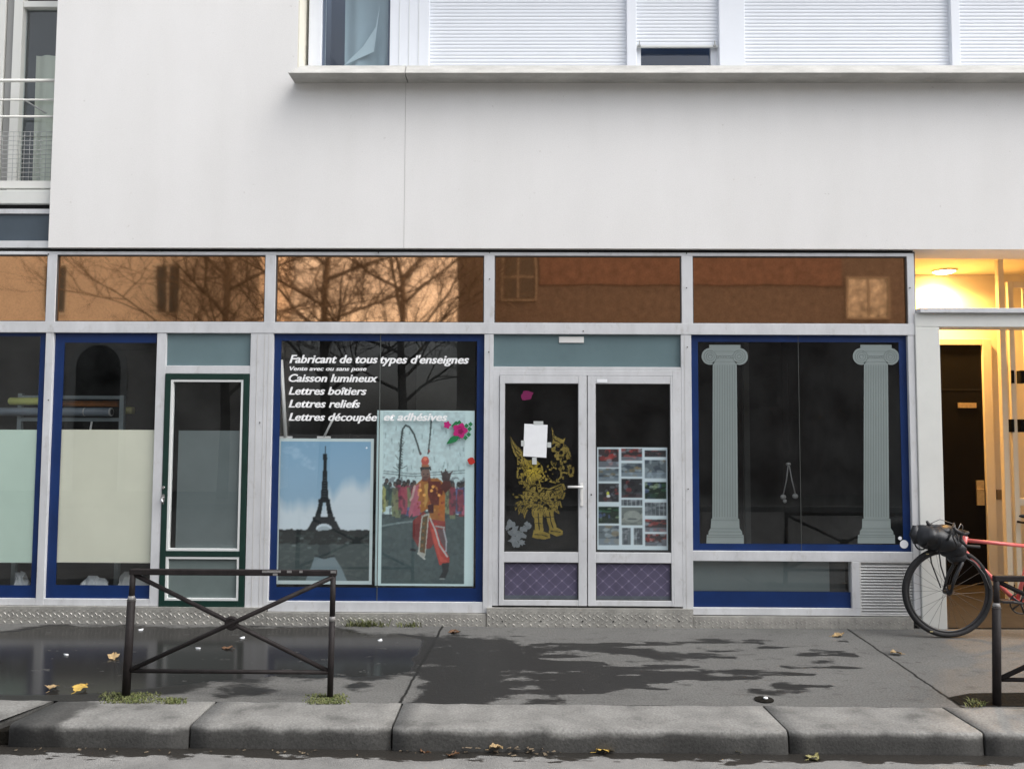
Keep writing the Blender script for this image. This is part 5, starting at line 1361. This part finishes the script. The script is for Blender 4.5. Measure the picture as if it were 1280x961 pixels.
# handlebar bag (soft roll, several folds)
bc = bl(1176, 674); rot = Matrix.Rotation(R(8), 3, 'Y')
m_ = MB(); m_.blob(bc+Vector((-.02,0,.0)), (.195,.15,.10), 22, 14, .07, 4, rot); m_.blob(bl(1157,670)+Vector((0,0,0)), (.10,.145,.088), 18, 12, .08, 2, rot); m_.blob(bl(1190,683), (.11,.12,.095), 18, 12, .09, 7); m_.blob(bl(1178,664), (.13,.10,.055), 18, 10, .1, 9)
m_.blob(bl(1194,694), (.075,.085,.07), 14, 10, .1, 11)
bag = m_.build('handlebar_bag', M['nylon'], bk)
m_ = MB(); 
for (a, rr) in ((1151,.078),(1166,.092),(1186,.096)):
    p = bl(a, 674); m_.torus((p.x, 0, p.z), rr, .006, n=28, k=6) if False else None
    q_ = [];
    for k in range(25):
        t = 2*math.pi*k/24; q_.append((p.x+.01*math.sin(t), (rr*1.45)*math.cos(t), p.z-.004*(a < 1160)+rr*math.sin(t)))
    m_.tube(q_, .0065, 6)
m_.tube([bl(1186,652)+Vector((0,-.08,0)), bl(1180,662)+Vector((0,-.12,0)), bl(1172,672)+Vector((0,-.15,0))], .008, 6)
m_.build('strap', M['rubber'], bag)
m_ = MB(); p = bl(1149, 668); m_.tube([p+Vector((-.03,0,.075)), p+Vector((-.035,0,0)), p+Vector((-.02,0,-.07))], [.02,.045,.03], 10); m_.build('roll_end', M['nylon'], bag)
# drivetrain
m_ = MB(); m_.torus((BBp.x,-.05,BBp.z), .085, .006, n=40, k=6); 
for k in range(5):
    a = 2*math.pi*k/5; m_.tube([(BBp.x,-.05,BBp.z), (BBp.x+.08*math.cos(a),-.05,BBp.z+.08*math.sin(a))], .008, 6)
m_.build('chainring', M['black_parts'], bk)
m_ = MB(); m_.tube([(BBp.x,-.065,BBp.z), (BBp.x-.165,-.075,BBp.z+.03)], [.014,.010], 8); m_.tube([(BBp.x,.065,BBp.z), (BBp.x+.165,.075,BBp.z-.03)], [.014,.010], 8); m_.build('crank_arm', M['black_parts'], bk)
for s in (-1, 1):
    c_ = Vector((BBp.x+.165*s, .12*s, BBp.z-.03*s)); m_ = MB(); m_.box(c_.x-.045, c_.x+.045, c_.y-.045, c_.y+.045, c_.z-.011, c_.z+.011); m_.build('pedal', M['black_parts'], bk, bevel=.004)
m_ = MB(); m_.torus((RH.x,-.05,RH.z), .045, .010, n=28, k=6); m_.build('cassette', M['chrome'], bk)
m_ = MB(); m_.tube([(BBp.x,-.05,BBp.z+.086), (RH.x,-.05,RH.z+.046)], .005, 6); m_.tube([(BBp.x,-.05,BBp.z-.086), (RH.x,-.05,RH.z-.07)], .005, 6); m_.build('chain', M['black_parts'], bk)
m_ = MB(); m_.tube([stt, stt+st_dir*.2], .0136, 10); m_.build('seatpost', M['black_parts'], bk)
sp = stt+st_dir*.21; m_ = MB(); m_.blob(sp+Vector((.04,0,.02)), (.10,.07,.028), 16, 8); m_.blob(sp+Vector((-.07,0,.02)), (.10,.025,.022), 14, 8); m_.build('saddle', M['rubber'], bk)

# =================================================================== SMALL LITTER AND WEEDS
LM = {k: mat('leaf_'+k, c, .7, var=.35, scale=40) for k, c in (('yellow',(.48,.32,.07)),('brown',(.13,.065,.03)),('tan',(.34,.24,.12)),('pale',(.42,.38,.22)),('olive',(.22,.2,.08)))}
def fallen_leaf(px, py, size, kind, label, z=0.0, seed=0):
    p = onZ(px, py, z); rg = random.Random(seed+int(px)); rz = rg.uniform(0, 6.28)
    m_ = MB(); n = 10; L_ = size; rows = []
    for i in range(n+1):
        f = i/n; w_ = L_*.36*math.sin(math.pi*f**.8)*(1+.28*math.sin(f*19+seed)); zc = .012*math.sin(f*3+seed)+.006
        rows.append([m_.bm.verts.new(((f-.5)*L_, s*w_, zc+abs(s)*.012*rg.uniform(.2,1.4))) for s in (-1,-.5,0,.5,1)])
    for a, c in zip(rows[:-1], rows[1:]):
        for k in range(4): m_._f([a[k], a[k+1], c[k+1], c[k]])
    m_.tube([(-L_*.5,0,.006), (-L_*.75,.01,.004)], .0018, 5)
    o = m_.build('fallen_leaf', LM[kind]); o.location = (p.x, p.y, z); o.rotation_euler = (0,0,rz)
    tag(o, label, 'leaf', 'fallen leaves on the ground')
fallen_leaf(758, 939, .13, 'yellow', 'bright yellow leaf in the gutter below the middle kerb stone', ZR+.002, 1)
fallen_leaf(923, 940, .07, 'pale', 'small pale leaf in the gutter between the yellow leaf and the right kerb joint', ZR+.002, 2)
fallen_leaf(1017, 947, .10, 'olive', 'olive leaf in the gutter, rightmost of the leaves there', ZR+.002, 3)
fallen_leaf(530, 938, .07, 'brown', 'dark brown leaf in the gutter by the kerb joint', ZR+.002, 4)
fallen_leaf(567, 945, .07, 'brown', 'brown leaf lying a little out from the kerb in the gutter', ZR+.002, 5)
fallen_leaf(101, 862, .12, 'yellow', 'yellow leaf on the wet pavement left of the barrier foot', .002, 6)
fallen_leaf(66, 861, .11, 'tan', 'tan leaf on the wet pavement, leftmost of all leaves', .002, 7)
fallen_leaf(142, 822, .10, 'tan', 'tan leaf in the puddle left of the barrier post', .002, 8)
fallen_leaf(284, 810, .09, 'brown', 'brown leaf in the puddle behind the barrier cross', .002, 9)
fallen_leaf(568, 790, .13, 'brown', 'curled brown leaf near the tread plate of the double door', .002, 10)
fallen_leaf(1048, 795, .11, 'tan', 'dry tan leaf on the pavement below the louvre grille', .002, 11)
fallen_leaf(1120, 818, .10, 'tan', 'tan leaf on the pavement in front of the bicycle wheel', .002, 12)
fallen_leaf(620, 937, .08, 'tan', 'tan leaf on the gutter debris', ZR+.02, 13)
# gutter debris
def scatter_debris():
    m_ = MB(); rg = random.Random(9)
    for i in range(420):
        px = rg.gauss(645, 32) if i < 300 else rg.uniform(-20, 1300); py = rg.gauss(937, 2.6) if i < 300 else rg.gauss(939, 2)
        p = onZ(px, py, ZR); s = rg.uniform(.003,.009)*(1.5 if i < 300 else 1)
        if p.y > YK1-.015: continue
        a = rg.uniform(0, 3.1); c_, s_ = math.cos(a), math.sin(a); z = ZR+.001+rg.uniform(0,.03)*(i < 300)
        P = [(-s*1.6,-s*.6),(s*1.4,-s*.7),(s*1.7,s*.5),(-s*1.2,s*.7)]
        m_.quad([(p.x+x*c_-y*s_, p.y+x*s_+y*c_, z+rg.uniform(0,.008)) for x, y in P])
    tag(m_.build('gutter_debris', mat('leaf_litter', (.13,.10,.065), .9, var=.5, scale=60)), 'leaf crumbs and grit washed along the gutter', 'debris', kind='stuff')
scatter_debris()
for i, (a, c_, lb) in enumerate(((83,818,'left of the barrier, nearest the left edge'),(176,787,'just behind the left barrier post'),(248,810,'under the lower cross bar of the barrier'),(303,797,'in the puddle right of the barrier centre'),(475,800,'on the wet pavement below the dancer poster'))):
    p = onZ(a, c_, .004); m_ = MB(); rg = random.Random(i)
    m_.prism([(-.015,0),(.014,-.003),(.018,.006),(-.01,.008)], -.009, .009); m_.tube([(-.02,.0,.006), (.02,.008,.007)], .004, 7)
    o = m_.build('litter_scrap', M['paper']); o.location = (p.x, p.y, .001); o.rotation_euler = (0,0,rg.uniform(0,3)); tag(o, 'small white litter scrap '+lb, 'litter', 'white scraps on the pavement')
# lost cap in a small hole
p = onZ(955, 874, .004); m_ = MB(); m_.disc((0,0,.003), .06, .004, axis='Z', n=16); o = m_.build('drain_plug', M['soil']); o.location = p; o.location.z = .002; tag(o, 'small dark round plug with a pale pebble in the pavement by the kerb', 'plug')
m_ = MB(); m_.blob((.01,.0,.012), (.016,.012,.008), 8, 6); m_.build('pebble', M['paper'], o)

def tuft(px0, px1, py0, py1, n, h, label, z=0.0, seed=0, face=None):
    rg = random.Random(seed); m_ = MB(); base = onZ((px0+px1)/2, (py0+py1)/2, z)
    for i in range(n):
        p = onZ(rg.triangular(px0, px1), rg.uniform(py0, py1), z) if face is None else Vector((FX(rg.triangular(px0,px1), 775), face-rg.uniform(0,.05), 0))
        hh = h*rg.uniform(.25,1); a = rg.uniform(0, 6.28); d = Vector((math.cos(a), math.sin(a), 0)); s = Vector((-d.y, d.x, 0))*rg.uniform(.002,.005)
        q = p-Vector((base.x, base.y, 0)); q.z = 0
        m1 = q+d*hh*.35+Vector((0,0,hh*.65)); t_ = q+d*hh*rg.uniform(.6,1.3)+Vector((0,0,hh*rg.uniform(.5,1)))
        m_.quad([q-s, q+s, m1+s*.8, m1-s*.8]); m_._f([m_.bm.verts.new(v) for v in (m1-s*.8, m1+s*.8, t_)])
    o = m_.build('grass_tuft', M['grass']); o.location = (base.x, base.y, z); tag(o, label, 'grass', 'weeds in the pavement joints')
tuft(120, 205, 866, 879, 1000, .016, 'mossy grass tuft round the left foot of the barrier', seed=1)
tuft(195, 238, 873, 880, 260, .022, 'small grass tuft on the kerb joint right of the left barrier foot', seed=2)

tuft(378, 440, 868, 880, 800, .016, 'grass tuft round the right foot of the barrier', seed=3)
tuft(1205, 1235, 876, 884, 80, .03, 'small weeds in the dark earth beside the right barrier', z=.005, seed=4)
tuft(428, 488, 778, 782, 160, .085, 'green weeds growing against the tread plate below the dancer poster', seed=5, face=-.03)
tuft(495, 530, 778, 782, 50, .06, 'small weed sprouting from the plate joint beside the double door', seed=6, face=-.03)

# =================================================================== ACROSS THE STREET (seen in the copper panes)
YO = -15.0
def far_building(name, x0, x1, h, m, label, wins, depth=10, trim=None, frame=None, glassm=None):
    r0 = empty(name, ((x0+x1)/2, YO, 0), label, 'building'); cx = (x0+x1)/2
    m_ = MB(); m_.box(x0-cx, x1-cx, -depth, 0, -.1, h); m_.build('wall', m, r0)
    m_ = MB(); m_.box(x0-cx-.1, x1-cx+.1, -depth, .18, h-.35, h-.05); m_.build('cornice', trim or M['concrete'], r0)
    for (wx0, wx1, wz0, wz1, kind) in wins:
        m_ = MB(); m_.ring(wx0-cx, wx1-cx, wz0, wz1, .06, .0, .06); mid = (wx0+wx1)/2-cx; m_.box(mid-.03, mid+.03, .0, .045, wz0+.09, wz1-.09)
        nb = 3 if kind == 'grid' else 1
        for k in range(1, nb): zz = wz0+(wz1-wz0)*k/nb; m_.box(wx0-cx+.09, mid-.031, .0, .045, zz-.03, zz+.03); m_.box(mid+.031, wx1-cx-.09, .0, .045, zz-.03, zz+.03)
        f_ = m_.build('window', frame or M['rail'], r0)
        m_ = MB(); m_.box(wx0-cx+.09, wx1-cx-.09, -.0, .02, wz0+.09, wz1-.09); m_.build('pane', glassm or M['slate_panel'], f_)
        if kind == 'shut':
            for s in (-1, 1):
                xx = (wx0-cx-.5) if s < 0 else (wx1-cx+.02); m_ = MB(); m_.box(xx, xx+.48, .002, .05, wz0, wz1); m_.build('shutter', mat('faded_shutter', (.30,.25,.20), .8), f_)
    return r0
sh = []
for q in (-24.2, -19.0, -16.2, -13.4, -10.2):
    for k in range(3): sh.append((q, q+.75, 1.75+k*3.1 if k else .9, 3.2+k*3.1, 'plain'))
far_building('plaster_house', -26, -7.3, 8.4, mat('pale_plaster', (.80,.76,.70), .9, var=.12, scale=.8), 'tall pale plaster house with shutters across the street', sh, depth=3.2)
gr = [(-.55,.45,5.3,7.3,'grid'), (9.0,10.2,4.8,6.0,'plain'), (14,15,5.3,7.3,'grid'), (19,20,5.3,7.3,'grid')]
far_building('brick_building', -1.75, 26, 8.0, mat('brown_brick', (.20,.172,.16), .9, var=.25, scale=6), 'long brown brick building with grid windows across the street', gr, glassm=mat('far_window_glass', (.11,.10,.09), .3), frame=mat('faded_frame', (.34,.31,.27), .7))
bb_ = [o for o in bpy.data.objects if o.name == 'brick_building'][0]
m_ = MB(); m_.box(-1.75-bb_.location.x, 26-bb_.location.x, .0, .04, 7.35, 7.6); m_.box(.52-bb_.location.x, 8.9-bb_.location.x, .0, .04, 5.75, 7.35); m_.build('red_brick_band', mat('red_brick', (.235,.160,.138), .9, var=.25, scale=5), bb_)
m_ = MB(); m_.box(9.06-bb_.location.x, 10.14-bb_.location.x, .021, .03, 4.86, 5.94); m_.build('bright_pane', mat('reflecting_pane', (.62,.58,.52), .12, metal=1, c2=(.12,.11,.10), scale=5), bb_)
TB = mat('bare_bark', (.13,.112,.092), .9, var=.3, scale=8)
def bare_tree(x, y, h, seed, label):
    rg = random.Random(seed); r0 = empty('bare_tree', (x, y, 0), label, 'tree', 'bare trees on the far pavement')
    tr = MB(); tr.tube([(0,0,-.1), (.05,.03,h*.2), (-.04,.05,h*.42), (.02,0,h*.62)], [h*.016, h*.013, h*.010, h*.007], 8); tr.build('trunk', TB, r0)
    br = MB(); cnt = [0]
    def grow(p, d, L_, r_, lev):
        n = 4; pts = [p]; q = p
        for i in range(n):
            d = (d+Vector((rg.gauss(0,.13), rg.gauss(0,.13), rg.gauss(.03,.1)))).normalized(); q = q+d*L_/n; pts.append(q)
        br.tube(pts, [r_*(1-.75*i/n) for i in range(n+1)], 5 if lev < 2 else 3, cap=False); cnt[0] += 1
        if lev >= 4: return
        for k in range(7 if lev < 3 else 6):
            f = rg.uniform(.25, 1); i = min(n-1, int(f*n)); pp = pts[i].lerp(pts[i+1], f*n-i)
            ax = Vector((rg.gauss(0,1), rg.gauss(0,1), rg.gauss(.2,.6))).normalized(); nd = (d*.75+ax*.75).normalized()
            grow(pp, nd, L_*rg.uniform(.42,.68), max(.0055, r_*.55*(1-.4*f)), lev+1)
    for k in range(11):
        f = .26+.36*k/10; a = k*2.4+rg.uniform(-.4,.4); grow(Vector((0,0,h*f)), Vector((math.cos(a), math.sin(a), rg.uniform(.35,.9))).normalized(), h*rg.uniform(.28,.42), h*.0052, 1)
    grow(Vector((.02,0,h*.6)), Vector((0,0,1)), h*.4, h*.006, 1)
    br.build('crown', TB, r0)
ph = [o for o in bpy.data.objects if o.name == 'plaster_house'][0]
m_ = MB(); ax = -11.7-ph.location.x; m_.prism([(ax-.62, 0), (ax+.62, 0), (ax+.62, 3.4)]+[(ax+.62*math.cos(R(a)), 3.4+.62*math.sin(R(a))) for a in range(15, 180, 15)]+[(ax-.62, 3.4)], .0, .05); m_.build('arched_door', M['door_dark'], ph)
m_ = MB(); m_.prism([(ax-.80, 0), (ax-.63, 0), (ax-.63, 3.4)]+[(ax-.63*math.cos(R(a)), 3.4+.63*math.sin(R(a))) for a in range(15, 180, 15)]+[(ax+.63, 3.4), (ax+.63, 0), (ax+.80, 0), (ax+.80, 3.4)]+[(ax+.80*math.cos(R(a)), 3.4+.80*math.sin(R(a))) for a in range(15, 180, 15)]+[(ax-.80, 3.4)], .0, .07); m_.build('door_surround', M['portal'], ph)
bare_tree(-7.4, -12.9, 9.5, 2, 'bare leafless tree before the plaster house, the left one of three')
bare_tree(-4.9, -12.9, 10.0, 5, 'bare leafless tree before the gap between the far buildings, middle of three')
bare_tree(-3.0, -13.2, 9.0, 8, 'bare leafless tree beside the brick building, the right one of three')
